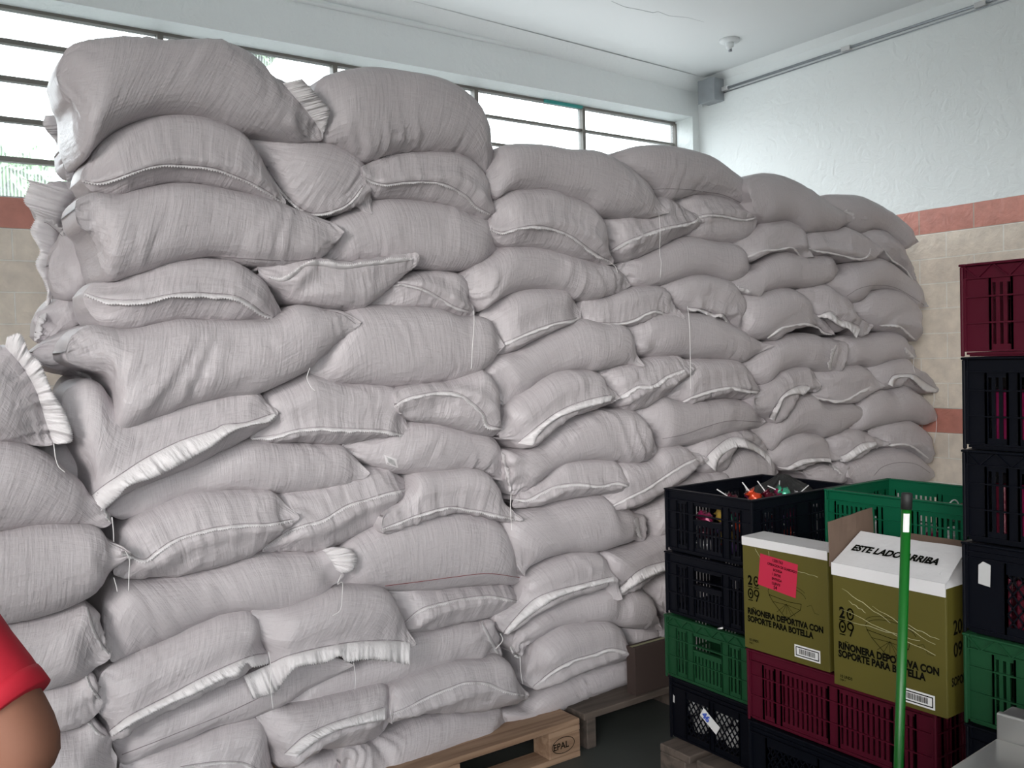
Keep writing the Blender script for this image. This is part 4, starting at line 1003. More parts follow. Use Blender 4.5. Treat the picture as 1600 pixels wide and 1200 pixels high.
# maroon crate under the two cartons and the lattice crate under it
crate((2.185, 1.27, zs[1]), .40, .60, HC, 'maroon', 'G', 'maroon slatted crate carrying the two olive cartons', yl=[('S', 5), ('G', 4), ('S', 2), ('G', 15), ('S', 3), ('G', 15), ('S', 2), ('G', 4), ('S', 5)])
k5 = crate((2.185, 1.27, zs[0]), .40, .60, HC, 'black', 'D', 'black lattice crate with white script lettering, under the maroon crate', yl=[('S', 4), ('D', 12), ('S', 7), ('D', 12), ('S', 4)])
stamp(k5, (-.0035, .385, .115), (0, -1, 0), (0, 0, 1), [txt('Alpina', .050, 0, 0, .95, .0012, .35)], 'logo', 'script_lettering', .0)
# green crates behind the cartons
gx = crate((2.625, 1.385, zs[3]), .36, .515, HC, 'teal_green', 'G', 'bright green crate behind the carton reading ESTE LADO ARRIBA', yl=[('S', 2), ('G', 9), ('S', 1), ('S', 6), ('S', 1), ('G', 9), ('S', 2)])
for i in range(3): crate((2.625, 1.385, zs[i]), .36, .515, HC, 'black', 'G', ['black crate on the pallet directly behind the maroon crate\'s base', 'black crate behind the maroon crate', 'black crate behind the olive cartons, carrying the bright green crate'][i])
# the tall stack at the right edge
RX, RY0, RY1 = 2.145, .66, 1.165
lay2 = [('S', 4), ('G', 2.2), ('S', 2), ('G', 4), ('S', 2), ('G', 16), ('S', 2), ('G', 4), ('S', 4)]
laym = [('S', 5), ('G', 2.4), ('S', 4), ('G', 4.6), ('S', 3), ('H', 14), ('S', 3), ('G', 4.6), ('S', 6)]
R_ = lambda i, m, st, lab, **k: crate((RX + random.uniform(-.006, .004), RY0 + random.uniform(-.003, .003), .15 + .22 * i), .36, RY1 - RY0, HC, m, st, lab, group='plastic crates of the tall right stack', **k)
R_(6, 'maroon', 'G', 'maroon crate with zigzag rim, topmost of the tall stack at the right edge', truss=True, yl=laym)
R_(5, 'black', 'G', 'black crate directly under the topmost maroon crate at the right edge', yl=lay2)
R_(4, 'black', 'G', 'black crate with coloured packets, third from the top at the right edge', yl=lay2, truss=True)
k3 = R_(3, 'black', 'D', 'black lattice crate with a torn white sticker, on the green crate, right edge')
stamp(k3, (-.003, RY1 - RY0 - .035, .12), (0, -1, 0), (0, 0, 1), [([(0, .004), (.028, 0), (.030, .052), (.012, .058), (.001, .048)], [(0, 1, 2, 3, 4)])], 'logo', 'torn_sticker', .0)
R_(2, 'green', 'G', 'dark green crate with zigzag rim at the right edge, above the steel table', truss=True, yl=laym)
R_(1, 'black', 'G', 'black crate under the green crate at the right edge', yl=lay2)
R_(0, 'black', 'G', 'lowest black crate of the tall stack at the right edge', yl=lay2)
b1 = empty('pallet', (2.13, .62, 0), label='dark pallet under the tall right stack of crates', cat='pallet', group='wooden pallets')
for i in range(4): b = MB(); b.box(0, .40, i * .15, i * .15 + .12, .122, .1485); b.build('deck_board', 'oldwood', b1, bevel=.004)
for x in (.0, .30): b = MB(); b.box(x, x + .09, 0, .56, 0, .122); b.build('stringer', 'oldwood', b1, bevel=.005)
# ---------------------------------------------------------------- cartons
def face_items(W_, H_):
    """printing of a carton face, W_ wide and H_ high, origin lower left"""
    it = []
    s = W_ / .30
    y1, y2, g, x0 = .586 * H_, .465 * H_, .027 * s, .019 * s
    it.append(txt('2', .0385 * s, x0, y1, .85, .0015)); it.append(line([(x0 + .001, y1 - .0065), (x0 + .016 * s, y1 - .0065)], .003))
    it.append(oval(x0 + .032 * s, y1 + g / 2, .0085 * s, g / 2, .0042)); it.append(oval(x0 + .032 * s, y1 + g / 2, .0018, .0018, .0036)); it.append(line([(x0 + .025 * s, y1 - .0065), (x0 + .040 * s, y1 - .0065)], .003))
    it.append(oval(x0 + .009 * s, y2 + g / 2, .0085 * s, g / 2, .0042)); it.append(oval(x0 + .009 * s, y2 + g / 2, .0018, .0018, .0036)); it.append(line([(x0 + .001, y2 - .0065), (x0 + .016 * s, y2 - .0065)], .003))
    it.append(oval(x0 + .032 * s, y2 + g * .68, .0080 * s, g * .32, .0042)); it.append(line([(x0 + .0398 * s, y2 + g * .62), (x0 + .031 * s, y2 - .006)], .0042))
    marks = it; it = []
    wd = lambda t_: max(p[0] for p in text_verts(t_, .0245 * s, .83)[0])
    it.append(txt('RINONERA DEPORTIVA CON', .0245 * s, .015 * s, H_ * .320, .83, .0013)); it.append(txt('SOPORTE PARA BOTELLA', .0245 * s, .015 * s, H_ * .250, .83, .0013))
    xn = .015 * s + wd('RI') + .004 * s; it.append(line([(xn, H_ * .320 + .0195 * s), (xn + .003 * s, H_ * .320 + .0212 * s), (xn + .006 * s, H_ * .320 + .0195 * s), (xn + .009 * s, H_ * .320 + .0212 * s)], .0018))
    words_ = it; it = []
    it.append(txt('10 UNDS', .010 * s, .018 * s, H_ * .075, .9, .0003)); it.append(txt('CAJA 1', .006 * s, .018 * s, H_ * .05, .9, .0002))
    small = it; it = []
    cx, cy = .155 * s, H_ * .50
    it.append(line([(cx - .058 * s, cy + .012), (cx - .045 * s, cy - .006), (cx - .005 * s, cy - .042), (cx + .012 * s, cy - .042), (cx + .052 * s, cy - .012), (cx + .056 * s, cy + .006), (cx + .01 * s, cy + .004), (cx - .058 * s, cy + .012)], .0016))
    it.append(line([(cx - .045 * s, cy - .006), (cx + .004 * s, cy - .006), (cx + .052 * s, cy - .012)], .0012))
    for q in (-.03, -.012, .004, .02, .034): it.append(line([(cx + .004 * s, cy - .004), (cx + q * s, cy - .034)], .0010))
    it.append(oval(cx + .005 * s, cy + .022, .066 * s, .026, .0012, 30, .1, 3.6)); it.append(oval(cx + .005 * s, cy + .034, .066 * s, .022, .0010, 30, .3, 3.1))
    it.append(line([(cx + .075 * s, cy + .004), (cx + .09 * s, cy + .01), (cx + .10 * s, cy - .01), (cx + .115 * s, cy - .012)], .0008))
    return (('year_numerals', marks), ('product_lettering', words_), ('small_print', small), ('belt_bag_drawing', it))
def barcode(x, y, w, h):
    a = [rect(x, x + w, y, y + h)]; ink = [line([(x + .006, y + .006), (x + w - .006, y + .006), (x + w - .006, y + h - .006), (x + .006, y + h - .006)], .003, True)]
    rnd = random.Random(3); q = x + .016
    while q < x + w - .018: t = rnd.choice((.0009, .0016, .0024)); ink.append(rect(q, q + t, y + .011, y + h - .010)); q += t + rnd.choice((.0010, .0016))
    return a, ink
def carton_body(c, W_, D_, H_, open_top=False):
    """W_ along y (face looks to -x), D_ along +x"""
    b = MB(); t = .004
    b.box(0, t, 0, W_, 0, H_); b.box(D_ - t, D_, 0, W_, 0, H_); b.box(t, D_ - t, 0, t, 0, H_); b.box(t, D_ - t, W_ - t, W_, 0, H_); b.box(t, D_ - t, t, W_ - t, 0, t)
    b.build('carton_wall', 'olive', c, bevel=.0015)
EX, EY = (0, -1, 0), (0, 0, 1)
# carton at the left: closed, with a pink sticker
C1 = empty('carton', (2.18, 1.575, .592), label='olive carton with a pink sticker and closed white lid', cat='carton')
C1.rotation_euler = (0, math.radians(-.5), 0)
W1, H1 = .302, .338
carton_body(C1, W1, .10, H1)
b = MB(); b.box(-.001, .102, -.001, W1 + .001, H1, H1 + .004); b.box(-.0015, -.0005, -.001, W1 + .001, H1 - .022, H1 + .002); b.build('white_lid', 'whiteboard', C1)
for n_, t_ in face_items(W1, H1): stamp(C1, (-.0008, W1, 0), EX, EY, t_, 'ink', n_)
a_, i_ = barcode(.185, .018, .088, .036)
stamp(C1, (-.0010, W1, 0), EX, EY, a_, 'white', 'barcode_label'); stamp(C1, (-.0014, W1, 0), EX, EY, i_, 'ink', 'barcode_bars')
q = math.radians(-5)
stamp(C1, (-.0012, W1 - .070, .300), (0, -math.cos(q), math.sin(q)), (0, math.sin(q), math.cos(q)), [([(0, .0), (.135, 0), (.133, -.100), (-.004, -.096)], [(3, 2, 1, 0)])], 'pink', 'pink_sticker', .001)
tx = [('12001763', .012, .045), ('OPERACION DE GUARDADO', .010, .028), ('BODEGA', .010, .05), ('1. ENTRE', .010, .046), ('ENTREGA', .010, .047), ('CLIENTE', .010, .047), ('54', .016, .054)]
stamp(C1, (-.0014, W1 - .070, .300), (0, -math.cos(q), math.sin(q)), (0, math.sin(q), math.cos(q)), [txt(t_, s_, x_, -.013 - .0135 * k_, .8, .0003) for k_, (t_, s_, x_) in enumerate(tx)], 'ink', 'sticker_lettering', .0016)
# carton at the right: top open, white flap leaning back, brown flap standing up
C2 = empty('carton', (2.118, 1.20, .592), label='olive carton with an open white flap reading ESTE LADO ARRIBA', cat='carton')
W2, H2, D2 = .317, .318, .30
carton_body(C2, W2, D2, H2)
for n_, t_ in face_items(W2, H2): stamp(C2, (-.0008, W2, 0), EX, EY, t_, 'ink', n_)
a_, i_ = barcode(.195, .012, .092, .036)
stamp(C2, (-.0010, W2, 0), EX, EY, a_, 'white', 'barcode_label'); stamp(C2, (-.0014, W2, 0), EX, EY, i_, 'ink', 'barcode_bars')
stamp(C2, (0, -.0008, 0), (1, 0, 0), (0, 0, 1), [txt('20', .05, .03, .20, .8, .001), txt('09', .05, .03, .145, .8, .001)], 'ink', 'side_numerals')
stamp(C2, (0, -.0008, 0), (1, 0, 0), (0, 0, 1), [txt('SOPORTE', .03, .02, .075, .66, .001)], 'ink', 'side_lettering')
def sheet(name, P, m, parent, t=.003, nu=10, nv=6, amp=.0015, seed=1):
    """slightly warped cardboard sheet between 4 corners, real thickness"""
    P = [Vector(p) for p in P]; nn = (P[1] - P[0]).cross(P[3] - P[0]).normalized(); V, Fc = [], []; rnd = random.Random(seed); ph = [rnd.random() * 6 for _ in range(4)]
    for j in range(nv + 1):
        for i in range(nu + 1):
            u, v = i / nu, j / nv; p = (P[0] * (1 - u) + P[1] * u) * (1 - v) + (P[3] * (1 - u) + P[2] * u) * v
            w = math.sin(u * 7 + ph[0]) * math.sin(v * 3 + ph[1]) + .6 * math.sin(u * 15 + ph[2] + 4 * v)
            V.append(tuple(p + nn * w * amp * (v if m != 'film' else 1)))
    k = len(V); V += [tuple(Vector(v) - nn * t) for v in V]; r = nu + 1
    for j in range(nv):
        for i in range(nu): a = j * r + i; Fc += [(a, a + 1, a + r + 1, a + r), (k + a, k + a + r, k + a + r + 1, k + a + 1)]
    for i in range(nu): a = i; Fc.append((a, a + k, a + k + 1, a + 1)); a = nv * r + i; Fc.append((a, a + 1, a + k + 1, a + k))
    for j in range(nv): a = j * r; Fc.append((a, a + r, a + r + k, a + k)); a = j * r + nu; Fc.append((a, a + k, a + k + r, a + r))
    return link(name, V, Fc, m, parent, smooth=False)
fl = [(-.001, W2, H2 + .018), (-.001, 0, H2 + .018), (.115, .020, H2 + .072), (.115, W2 - .010, H2 + .075)]
fl = [(-.001, W2, H2 + .012), (-.001, 0, H2 + .012), (.135, .018, H2 + .078), (.135, W2 + .002, H2 + .078)]
ff = sheet('white_flap', fl, 'whiteboard', C2, amp=.0012)
b = MB(); b.box(-.0035, -.0005, -.001, W2 + .001, H2 - .020, H2 + .013); b.build('folded_edge', 'whiteboard', C2)
# lettering lies on the flap
v0, v1, v3 = Vector(fl[0]), Vector(fl[1]), Vector(fl[3]); ex = (v1 - v0).normalized(); ey = (v3 - v0); ey = (ey - ex * ey.dot(ex)).normalized()
stamp(C2, v0 + (v3 - v0) * .50, ex, ey, [txt('ESTE LADO ARRIBA', .035, .022, -.014, .80, .0017, .04)], 'ink', 'flap_lettering', .0035)
sheet('brown_flap', [(-.002, W2 + .004, H2), (.20, W2 + .004, H2), (.205, W2 + .012, H2 + .135), (.012, W2 + .016, H2 + .118)], 'board', C2, t=.004, amp=.002, seed=4)
sheet('side_flap', [(-.002, -.001, H2), (.21, -.001, H2), (.20, .05, H2 + .045), (.03, .03, H2 + .03)], 'whiteboard', C2, t=.003, seed=6)
sheet('back_flap', [(D2, 0, H2), (D2, W2, H2), (D2 + .03, W2, H2 + .05), (D2 + .03, 0, H2 + .05)], 'board', C2, t=.003, seed=8)
# crumpled clear tape stretched over the face
for k_, (a, b_) in enumerate([((.03, .265), (.17, .205)), ((.05, .235), (.10, .215)), ((.04, .182), (.25, .176)), ((.12, .236), (.29, .175)), ((.20, .212), (.30, .19)), ((.03, .21), (.29, .150))]):
    pts = [(-.0016, W2 - (a[0] + (b_[0] - a[0]) * t / 9), a[1] + (b_[1] - a[1]) * t / 9 + .002 * math.sin(t * 1.9 + k_)) for t in range(10)]
    bb = MB(); bb.tube(pts, [.0004 + .0007 * math.sin(t / 9 * 3.1) for t in range(10)], 5); bb.build('tape_crease', 'film', C2, smooth=True)
for k_, (a, b_) in enumerate([((.19, .27), (.27, .265)), ((.05, .31), (.07, .285)), ((.10, .31), (.105, .27))]):
    pts = [(-.0014, W1 - (a[0] + (b_[0] - a[0]) * t / 9), a[1] + (b_[1] - a[1]) * t / 9 + .001 * math.sin(t * 1.9 + k_)) for t in range(10)]
    bb = MB(); bb.tube(pts, .0006, 5); bb.build('tape_crease', 'film', C1, smooth=True)
# ---------------------------------------------------------------- things in the crates
def lolly(x, y, z, d, r, m, lab, stick=.075):
    d = Vector(d).normalized(); o = empty('lollipop', (x, y, z), label=lab, cat='lollipop', group='wrapped lollipops in the crates')
    b = MB(); b.tube([(0, 0, 0), tuple(d * stick)], .0021, 6); b.build('stick', 'white', o, smooth=True)
    V, Fc = [], []; n, k = 12, 8; rnd = random.Random(int(x * 9999)); s_ = d.orthogonal().normalized(); u_ = d.cross(s_)
    for j in range(k + 1):
        f = j / k; rr = r * (math.sin(math.pi * min(1, f * 1.15)) ** .7 if f < .8 else .45 + .5 * (f - .8) * 5)
        for i in range(n):
            t = 6.283 * i / n; q_ = 1 + .22 * math.sin(t * 5 + j) * (.3 + f); V.append(tuple(-d * r * .9 + d * f * r * 2.6 + (s_ * math.cos(t) + u_ * math.sin(t)) * rr * q_))
    for j in range(k):
        for i in range(n): Fc.append((j * n + i, j * n + (i + 1) % n, (j + 1) * n + (i + 1) % n, (j + 1) * n + i))
    Fc.append(tuple(range(n))[::-1]); Fc.append(tuple(k * n + i for i in range(n)))
    link('wrapper', V, Fc, m, o, smooth=True); return o
top = zs[3]; rnd = random.Random(11)
for x, y, z, d, r, m, lab in ((.17, .13, .165, (-.5, .35, .8), .022, 'orange', 'orange wrapped lollipop poking above the rim of the top black crate'),
        (.21, .10, .165, (-.3, .5, .8), .020, 'cherry', 'dark red wrapped lollipop right of the orange one'),
        (.245, .10, .16, (.5, .3, .7), .019, 'magenta', 'magenta foil lollipop in the middle of the top black crate'),
        (.285, .10, .175, (-.8, .3, .4), .021, 'mint', 'mint green foil lollipop with the stick to the left'),
        (.255, .05, .165, (.6, -.3, .5), .017, 'silver', 'silvery round lollipop below the mint green one'),
        (.13, .19, .16, (-.7, .3, .5), .018, 'cherry', 'dark red lollipop at the left of the orange one'),
        (.20, .17, .15, (.2, .6, .6), .019, 'magenta', 'magenta lollipop behind the orange one')):
    c_, s_ = math.cos(AR), math.sin(AR); lolly(AX + x * c_ - y * s_, AY + x * s_ + y * c_, top + z + .022, d, r, M[m], lab)
cols = ['cherry', 'magenta', 'orange', 'violet', 'yellow', 'mint', 'silver', 'cherry', 'magenta']
for layer in range(3):
    for i in range(4):
        for k in range(3):
            x = AX + .07 + i * .075 + rnd.uniform(-.01, .01); y = AY + .07 + k * .09 + rnd.uniform(-.015, .015)
            if layer == 2 and i > 3: continue
            lolly(x, y, top + .03 + layer * .044, (rnd.uniform(-1, 1), rnd.uniform(-1, 1), rnd.uniform(-.1, .4)), .022, M[cols[(i * 5 + k * 3 + layer) % 9]], 'wrapped lollipop in the heap inside the top black crate', .06)
# black bag, gathered at its neck
def bag(loc, r, lab):
    V, Fc = [], []; n, k = 64, 22
    for j in range(k + 1):
        f = j / k; th = math.pi * f
        for i in range(n):
            t = 6.283 * i / n; rr = r * math.sin(th) ** .8 * (1 + .10 * math.sin(t * 11 + 2 * f) * (1 - f) + .06 * math.sin(t * 23 + 5 * f) + .08 * math.sin(t * 3 + 1))
            V.append((rr * math.cos(t) * 1.25, rr * math.sin(t) * .95, .055 * math.cos(th) + .012 * math.sin(t * 5 + f * 9) * math.sin(th) + (.03 * math.exp(-(f / .10) ** 2))))
    for j in range(k):
        for i in range(n): Fc.append((j * n + i, j * n + (i + 1) % n, (j + 1) * n + (i + 1) % n, (j + 1) * n + i))
    o = link('plastic_bag', V, Fc, 'rib_black', smooth=True, loc=loc); tag(o, lab, 'bag'); return o
bag((AX + .375, AY + .175, top + .165), .098, 'black crumpled plastic bag in the right half of the top black crate')
b = MB(); b.tube([(0, 0, 0), (0, 0, .05)], .012, 14); o = b.build('paper_roll', 'white', smooth=True, loc=(AX + .455, AY + .10, top + .1)); o.rotation_euler = (1.2, 0, .4)
tag(o, 'small pale paper roll beside the black bag', 'paper roll')
# paper packets and tubes in the bright green crate
for k in range(14):
    x, y = 2.66 + (k % 2) * .10 + rnd.uniform(0, .02), 1.42 + (k // 2) * .066; m = ['white', 'cherry', 'silver', 'white', 'magenta'][k % 5]
    b = MB(); b.box(-.022, .022, -.012, .012, 0, .105); o = b.build('wrapped_packet', m, loc=(x, y, zs[3] + .0125), bevel=.005); o.rotation_euler = (0, 0, rnd.uniform(-.4, .4))
    tag(o, 'small upright packet inside the bright green crate', 'packet', 'packets in the bright green crate')
pts = [(.032 * math.cos(t / 20 * 6.28), 0, .032 * math.sin(t / 20 * 6.28)) for t in range(21)]
b = MB(); b.tube(pts, .0022, 6, False); o = b.build('wire_ring', 'white', smooth=True, loc=(2.70, 1.50, zs[3] + .185)); tag(o, 'white coiled wire ring sticking up in the bright green crate', 'wire ring')
b = MB(); b.box(0, .09, 0, .12, 0, .004); b.box(0, .004, 0, .12, 0, .05); o = b.build('cardboard_piece', 'board', loc=(2.70, 1.40, zs[3] + .15)); o.rotation_euler = (0, -.5, 0); tag(o, 'brown cardboard piece in the right of the bright green crate', 'cardboard')
for lev, sh in ((4, 2), (5, 1), (3, 3)):
    for k in range(16):
        x, y = RX + .022 + (k % 2) * .05, RY0 + .05 + (k // 2) * .054 + rnd.uniform(-.008, .008); m = cols[(k * sh + lev) % 9] if (k + lev) % 3 else 'cherry'
        b = MB(); b.box(-.010, .010, -.016, .016, 0, .13 - .03 * (k % 2)); o = b.build('candy_packet', m, loc=(x, y, .15 + .22 * lev + .0125), bevel=.004); o.rotation_euler = (0, 0, rnd.uniform(-.3, .3))
        tag(o, {4: 'coloured packet in the third crate of the tall right stack', 5: 'coloured packet in the black crate under the topmost maroon one', 3: 'packet in the lattice crate with the torn sticker'}[lev], 'packet', 'packets in the tall right stack')
# sheaf of flat sheets in the lattice crate, white things in the tagged lattice crate
for k in range(22):
    b = MB(); b.box(0, .20, 0, .30, 0, .003); o = b.build('cardboard_sheet', 'sheet', loc=(RX + .105, RY0 + .05 + rnd.uniform(-.005, .005), .15 + .22 * 3 + .02 + k * .0058)) if 'sheet' in M else None
    if o: tag(o, 'flat pale sheet in the pile inside the lattice crate at the right edge', 'sheet', 'pile of sheets in the lattice crate')
for k, (y, z, r) in enumerate(((.08, .05, .030), (.15, .05, .032), (.22, .05, .03), (.29, .05, .03), (.11, .105, .03), (.19, .11, .032), (.26, .10, .028), (.33, .10, .025))):
    V, Fc = [], []; b = MB(); b.tube([(0, 0, -r), (0, 0, -r * .8), (.001, 0, 0), (0, 0, r * .8), (0, 0, r)], [r * .3, r * .8, r, r * .8, r * .3], 12)
    o = b.build('paper_bundle', 'logo', smooth=True, loc=(AX + .06, AY + y, zs[0] + z + .01)); tag(o, 'pale round bundle inside the lattice crate with the 46 tag', 'bundle', 'pale bundles in the tagged lattice crate')
o = MB(); o.tube([(0, 0, 0), (-.012, -.03, .012)], .003, 6); o = o.build('lollipop_stick', 'white', smooth=True, loc=(AX - .018, AY + .135, zs[2] + .004)); tag(o, 'white stick lying on the rim of the green crate beside the sacks', 'stick')
b = MB(); b.tube([(0, 0, 0), (.0, -.05, .008), (0, -.10, .002)], .004, 6); b.tube([(0, 0, .008), (.0, -.05, .016), (0, -.10, .008)], .003, 6)
o = b.build('cable_bundle', 'white', smooth=True, loc=(RX + .012, RY0 + .34, .15 + .22 * 6 + .165)); tag(o, 'white cables showing in the handle hole of the topmost maroon crate', 'cable')
# brown carton in the gap behind the crates
C3 = empty('carton', (2.455, 2.672, .1445), label='narrow dark brown carton on the dark pallet, in the gap beside the crates', cat='carton')
b = MB(); b.box(0, .19, 0, .05, 0, .19); b.build('carton_wall', 'dark_board', C3, bevel=.002)
b = MB(); b.box(.002, .188, .018, .032, .1902, .1908); b.build('packing_tape', 'film', C3)
# ---------------------------------------------------------------- green pole, steel table
pt, pb = at(1417, 770, D=1.90), at(1404, 1197, D=1.90)
dz = (pt - pb) / (pt[2] - pb[2]); foot = pb - dz * pb[2]
pole = empty('pole', tuple(foot), label='green pole with a black cap standing upright before the olive cartons', cat='pole')
L_ = pt[2]; dv = Vector(dz)
b = MB(); b.tube([tuple(dv * 0), tuple(dv * (L_ - .03))], .0098, 16); b.build('shaft', 'polegreen', pole, smooth=True)
b = MB(); b.tube([tuple(dv * (L_ - .034)), tuple(dv * (L_ - .002)), tuple(dv * L_)], [.0112, .0112, .009], 16); b.build('end_cap', 'cap', pole, smooth=True)
b = MB(); q0, q1 = at(1417, 832, D=1.889), at(1416, 803, D=1.889)
n = 7; V, Fc = [], []
toC = Vector((CAM[0] - pt[0], CAM[1] - pt[1], 0)).normalized(); sd = Vector((-toC.y, toC.x, 0))
for j in range(2):
    zc = dv * ((q0, q1)[j][2])
    for i in range(n): t = -.9 + 1.25 * i / (n - 1) + .35; V.append(tuple(zc + (toC * math.cos(t) + sd * math.sin(t)) * .0102))
for i in range(n - 1): Fc.append((i, i + 1, n + i + 1, n + i))
link('white_sticker', V, Fc, 'white', pole, smooth=True)
t = empty('steel_table', (1.50, .45, 0), label='stainless steel table corner with a raised edge, lower right', cat='table')
tz = .85
p0, p1, p2 = at(1483, 1200, z=tz), at(1557, 1153, z=tz), at(1600, 1170, z=tz)
# table: its left edge runs p0 -> p1, its back edge p1 -> p2
e1 = Vector(p1 - p0).normalized(); e2 = Vector(p2 - p1).normalized(); e2 = (e2 - e1 * e2.dot(e1)).normalized()
B_ = Vector(p1) - t.location; B_.z = 0
def tb(a, c, z): return tuple(B_ - e1 * a + e2 * c + Vector((0, 0, z)))
def slab(a0, a1, c0, c1, z0, z1): b.hexa([tb(a0, c0, z0), tb(a1, c0, z0), tb(a1, c1, z0), tb(a0, c1, z0), tb(a0, c0, z1), tb(a1, c0, z1), tb(a1, c1, z1), tb(a0, c1, z1)])
b = MB(); slab(0, .70, 0, .55, tz - .035, tz); b.build('table_top', 'steel', t, bevel=.003)
b = MB(); slab(-.014, -.001, -.001, .55, tz - .035, tz + .042); b.build('upstand', 'steel', t, bevel=.003)
b = MB(); slab(-.06, -.015, .0, .55, tz + .030, tz + .038); b.build('folded_ledge', 'steel', t, bevel=.003)
for a, c in ((.04, .04), (.66, .04), (.04, .5), (.66, .5)):
    b = MB(); q = Vector(tb(a, c, 0)); b.tube([tuple(q), tuple(q + Vector((0, 0, tz - .034)))], .018, 14); b.build('leg', 'steel', t, smooth=True)
b = MB(); slab(.03, .67, .03, .52, .25, .265); b.build('shelf', 'steel', t)
# ---------------------------------------------------------------- person at the left edge
def skin_mesh(name, pts, edges, rad, m, parent, loc=(0, 0, 0), root=0, sub=2):
    me = bpy.data.meshes.new(name); me.from_pydata([tuple(p) for p in pts], edges, []); me.materials.append(M[m])
    o = bpy.data.objects.new(name, me); COL.objects.link(o); o.location = loc; o.parent = parent
    md = o.modifiers.new('skin', 'SKIN'); md.use_smooth_shade = True
    for i, r in enumerate(rad):
        v = me.skin_vertices[0].data[i]; v.radius = r if isinstance(r, tuple) else (r, r); v.use_root = (i == root)
    s_ = o.modifiers.new('sub', 'SUBSURF'); s_.levels = sub; s_.render_levels = sub
    return o
elb = Vector(at(60, 1174, D=1.10)); shd = Vector(at(-205, 856, D=1.13))
PL = Vector((shd.x - .17, shd.y + .01, 0))
per = empty('person', tuple(PL), label='person in a red T-shirt, only the bent arm and sleeve seen at the left edge', cat='person')
L = lambda v: Vector(v) - PL
sh, el = L(shd), L(elb)
wr = el + Vector((-.20, .12, -.10)); hd = wr + Vector((-.07, .02, -.03))
zsh = sh.z; hip = zsh - .50; k_ = lambda x, y, z: Vector((x, y, z))
pts = [k_(0, 0, hip), k_(0, 0, hip + .16), k_(0, .0, hip + .34), k_(0, 0, zsh - .02), k_(0, 0, zsh + .06), k_(0, .01, zsh + .10),        # spine 0-5
       k_(.10, 0, zsh - .005), sh, (sh + el) / 2, el, (el + wr) / 2, wr, hd,                                                   # right arm 6-12
       k_(-.10, 0, zsh - .005), k_(-.18, 0, zsh - .02), k_(-.21, 0, zsh - .28), k_(-.20, .07, zsh - .50), k_(-.20, .09, zsh - .58),      # other arm 13-17
       k_(.09, 0, hip - .06), k_(.10, .0, hip - .42), k_(.10, -.02, .09), k_(.10, .12, .04),                                       # legs 18-25
       k_(-.09, 0, hip - .06), k_(-.10, .0, hip - .42), k_(-.10, -.02, .09), k_(-.10, .12, .04)]
edges = [(0, 1), (1, 2), (2, 3), (3, 4), (4, 5), (3, 6), (6, 7), (7, 8), (8, 9), (9, 10), (10, 11), (11, 12), (3, 13), (13, 14), (14, 15), (15, 16), (16, 17), (0, 18), (18, 19), (19, 20), (20, 21), (0, 22), (22, 23), (23, 24), (24, 25)]
rad = [(.135, .10), (.12, .09), (.135, .10), (.12, .085), .05, .052, .07, .058, .053, .051, .047, .032, (.036, .018), .07, .058, .048, .032, (.036, .018), .085, .058, .042, .036, .085, .058, .042, .036]
body = skin_mesh('body', pts, edges, rad, 'skin', per)
# head: shaped ellipsoid with face relief, then ears, eyes and hair
def head(parent, c):
    V, Fc = [], []; n, k = 40, 28
    for j in range(k + 1):
        th = math.pi * j / k
        for i in range(n):
            t = 6.283 * i / n; x, y, z = math.sin(th) * math.cos(t), math.sin(th) * math.sin(t), math.cos(th)
            w = .076 * (1 - .22 * max(0, -z) ** 1.5); dpt = .095 * (1 - .12 * max(0, -z))
            p = Vector((x * w, y * dpt, z * .118))
            if y > 0:
                g = lambda a, b_, s_: math.exp(-((x - a) ** 2 + (z - b_) ** 2) / s_)
                p.y += .020 * math.exp(-(x / .14) ** 2 - ((z + .16) / .20) ** 2) - .008 * (g(.38, .05, .03) + g(-.38, .05, .03)) + .006 * math.exp(-(x / .3) ** 2 - ((z + .48) / .07) ** 2) + .007 * math.exp(-(x / .3) ** 2 - ((z + .82) / .15) ** 2)
            V.append(tuple(c + p))
    for j in range(k):
        for i in range(n): Fc.append((j * n + i, j * n + (i + 1) % n, (j + 1) * n + (i + 1) % n, (j + 1) * n + i))
    h = link('head', V, Fc, 'skin', parent, smooth=True)
    V2 = [tuple(c + (Vector(v) - c) * 1.07) for v in V]; keep = [f for f in Fc if all((V[i][2] - c.z > .045 or V[i][1] - c.y < -.01 and V[i][2] - c.z > -.07) for i in f)]
    link('hair', V2, keep, 'hair', parent, smooth=True)
    for s_ in (-1, 1):
        b = MB(); b.tube([(c.x + s_ * .072, c.y - .004, c.z - .03), (c.x + s_ * .082, c.y - .012, c.z), (c.x + s_ * .076, c.y - .006, c.z + .03)], [.008, .014, .008], 10); b.build('ear', 'skin', parent, smooth=True)
        b = MB(); b.tube([(c.x + s_ * .029, c.y + .076, c.z + .006), (c.x + s_ * .029, c.y + .086, c.z + .006)], [.013, .006], 12); b.build('eye', 'white', parent, smooth=True)
    b = MB(); b.tube([(c.x - .022, c.y + .088, c.z - .056), (c.x, c.y + .096, c.z - .055), (c.x + .022, c.y + .088, c.z - .056)], [.002, .005, .002], 8); b.build('mouth', 'cherry', parent, smooth=True)
head(per, k_(0, .02, zsh + .225))
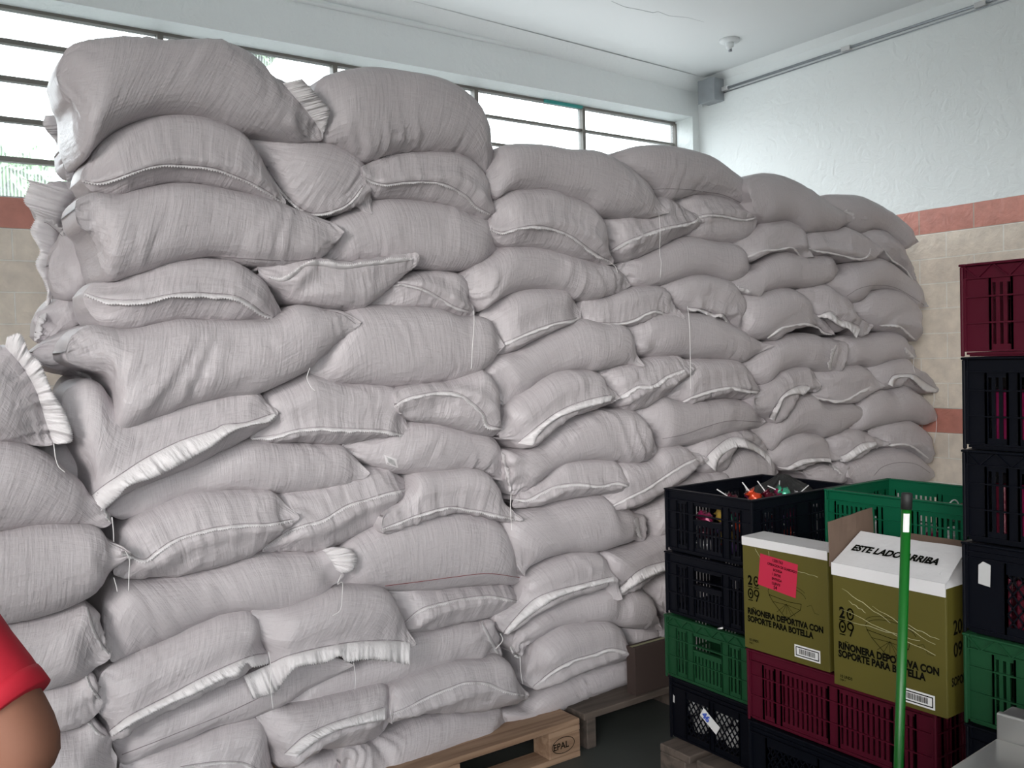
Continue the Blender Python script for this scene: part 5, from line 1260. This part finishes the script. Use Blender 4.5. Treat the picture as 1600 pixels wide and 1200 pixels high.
# five fingers on each hand, curled
for (h_, d_) in ((hd, (hd - wr).normalized()), (k_(-.20, .09, zsh - .58), Vector((0, .2, -.98)))):
    s_ = d_.orthogonal().normalized(); c_ = d_.cross(s_)
    for q in range(5):
        if q < 4:
            o_ = h_ + s_ * ((q - 1.5) * .019) + d_ * .012; l_ = (.030, .036, .034, .026)[q]; P_ = [o_, o_ + d_ * l_, o_ + d_ * l_ * 1.7 + c_ * .014, o_ + d_ * l_ * 2.0 + c_ * .034]
        else:
            o_ = h_ + s_ * .030 - d_ * .02; P_ = [o_, o_ + s_ * .022 + d_ * .02, o_ + s_ * .026 + d_ * .045 + c_ * .01]
        b = MB(); b.tube(P_, [.0095, .009, .0085, .006][:len(P_)], 10); b.build('finger' if q < 4 else 'thumb', 'skin', per, smooth=True)
# T-shirt: torso and a short sleeve ending above the elbow, with a stitched hem
up = (sh - el).normalized(); hem = el + up * .066
sl = [k_(0, 0, hip + .02), k_(0, 0, hip + .18), k_(0, 0, hip + .34), k_(0, 0, zsh - .015), k_(0, 0, zsh + .035), k_(.10, 0, zsh), sh + Vector((0, 0, .004)), sh * .4 + hem * .6, hem,
      k_(-.10, 0, zsh), k_(-.18, 0, zsh - .015), k_(-.205, 0, zsh - .20)]
skin_mesh('tshirt', sl, [(0, 1), (1, 2), (2, 3), (3, 4), (3, 5), (5, 6), (6, 7), (7, 8), (3, 9), (9, 10), (10, 11)], [(.165, .13), (.155, .125), (.165, .13), (.155, .12), (.082, .082), .100, .080, .066, .060, .100, .084, .070], 'red_shirt', per)
b = MB(); b.tube([tuple(sh + up * .01), tuple(sh * .6 + hem * .4), tuple(hem + up * .03), tuple(hem + up * .012)], [.064, .062, .058, .0565], 40, False); b.build('sleeve', 'red_shirt', per, smooth=True)
b = MB(); b.tube([tuple(hem + up * .018), tuple(hem + up * .010), tuple(hem - up * .006), tuple(hem - up * .007)], [.0580, .0585, .0575, .052], 40); b.build('sleeve_hem', 'red_shirt', per, smooth=True)
tr = skin_mesh('trousers', [k_(0, 0, hip + .04), k_(0, 0, hip - .02), k_(.09, 0, hip - .08), k_(.10, 0, hip - .42), k_(.10, -.02, .12), k_(-.09, 0, hip - .08), k_(-.10, 0, hip - .42), k_(-.10, -.02, .12)],
               [(0, 1), (1, 2), (2, 3), (3, 4), (1, 5), (5, 6), (6, 7)], [(.145, .115), (.14, .115), .10, .072, .06, .10, .072, .06], 'trousers', per, root=1)
for s_ in (-1, 1): b = MB(); b.tube([(s_ * .10, -.07, .045), (s_ * .10, -.04, .05), (s_ * .10, .05, .042), (s_ * .10, .15, .032), (s_ * .10, .19, .028)], [.03, .045, .044, .038, .02], 14); b.build('shoe', 'shoe', per, smooth=True)
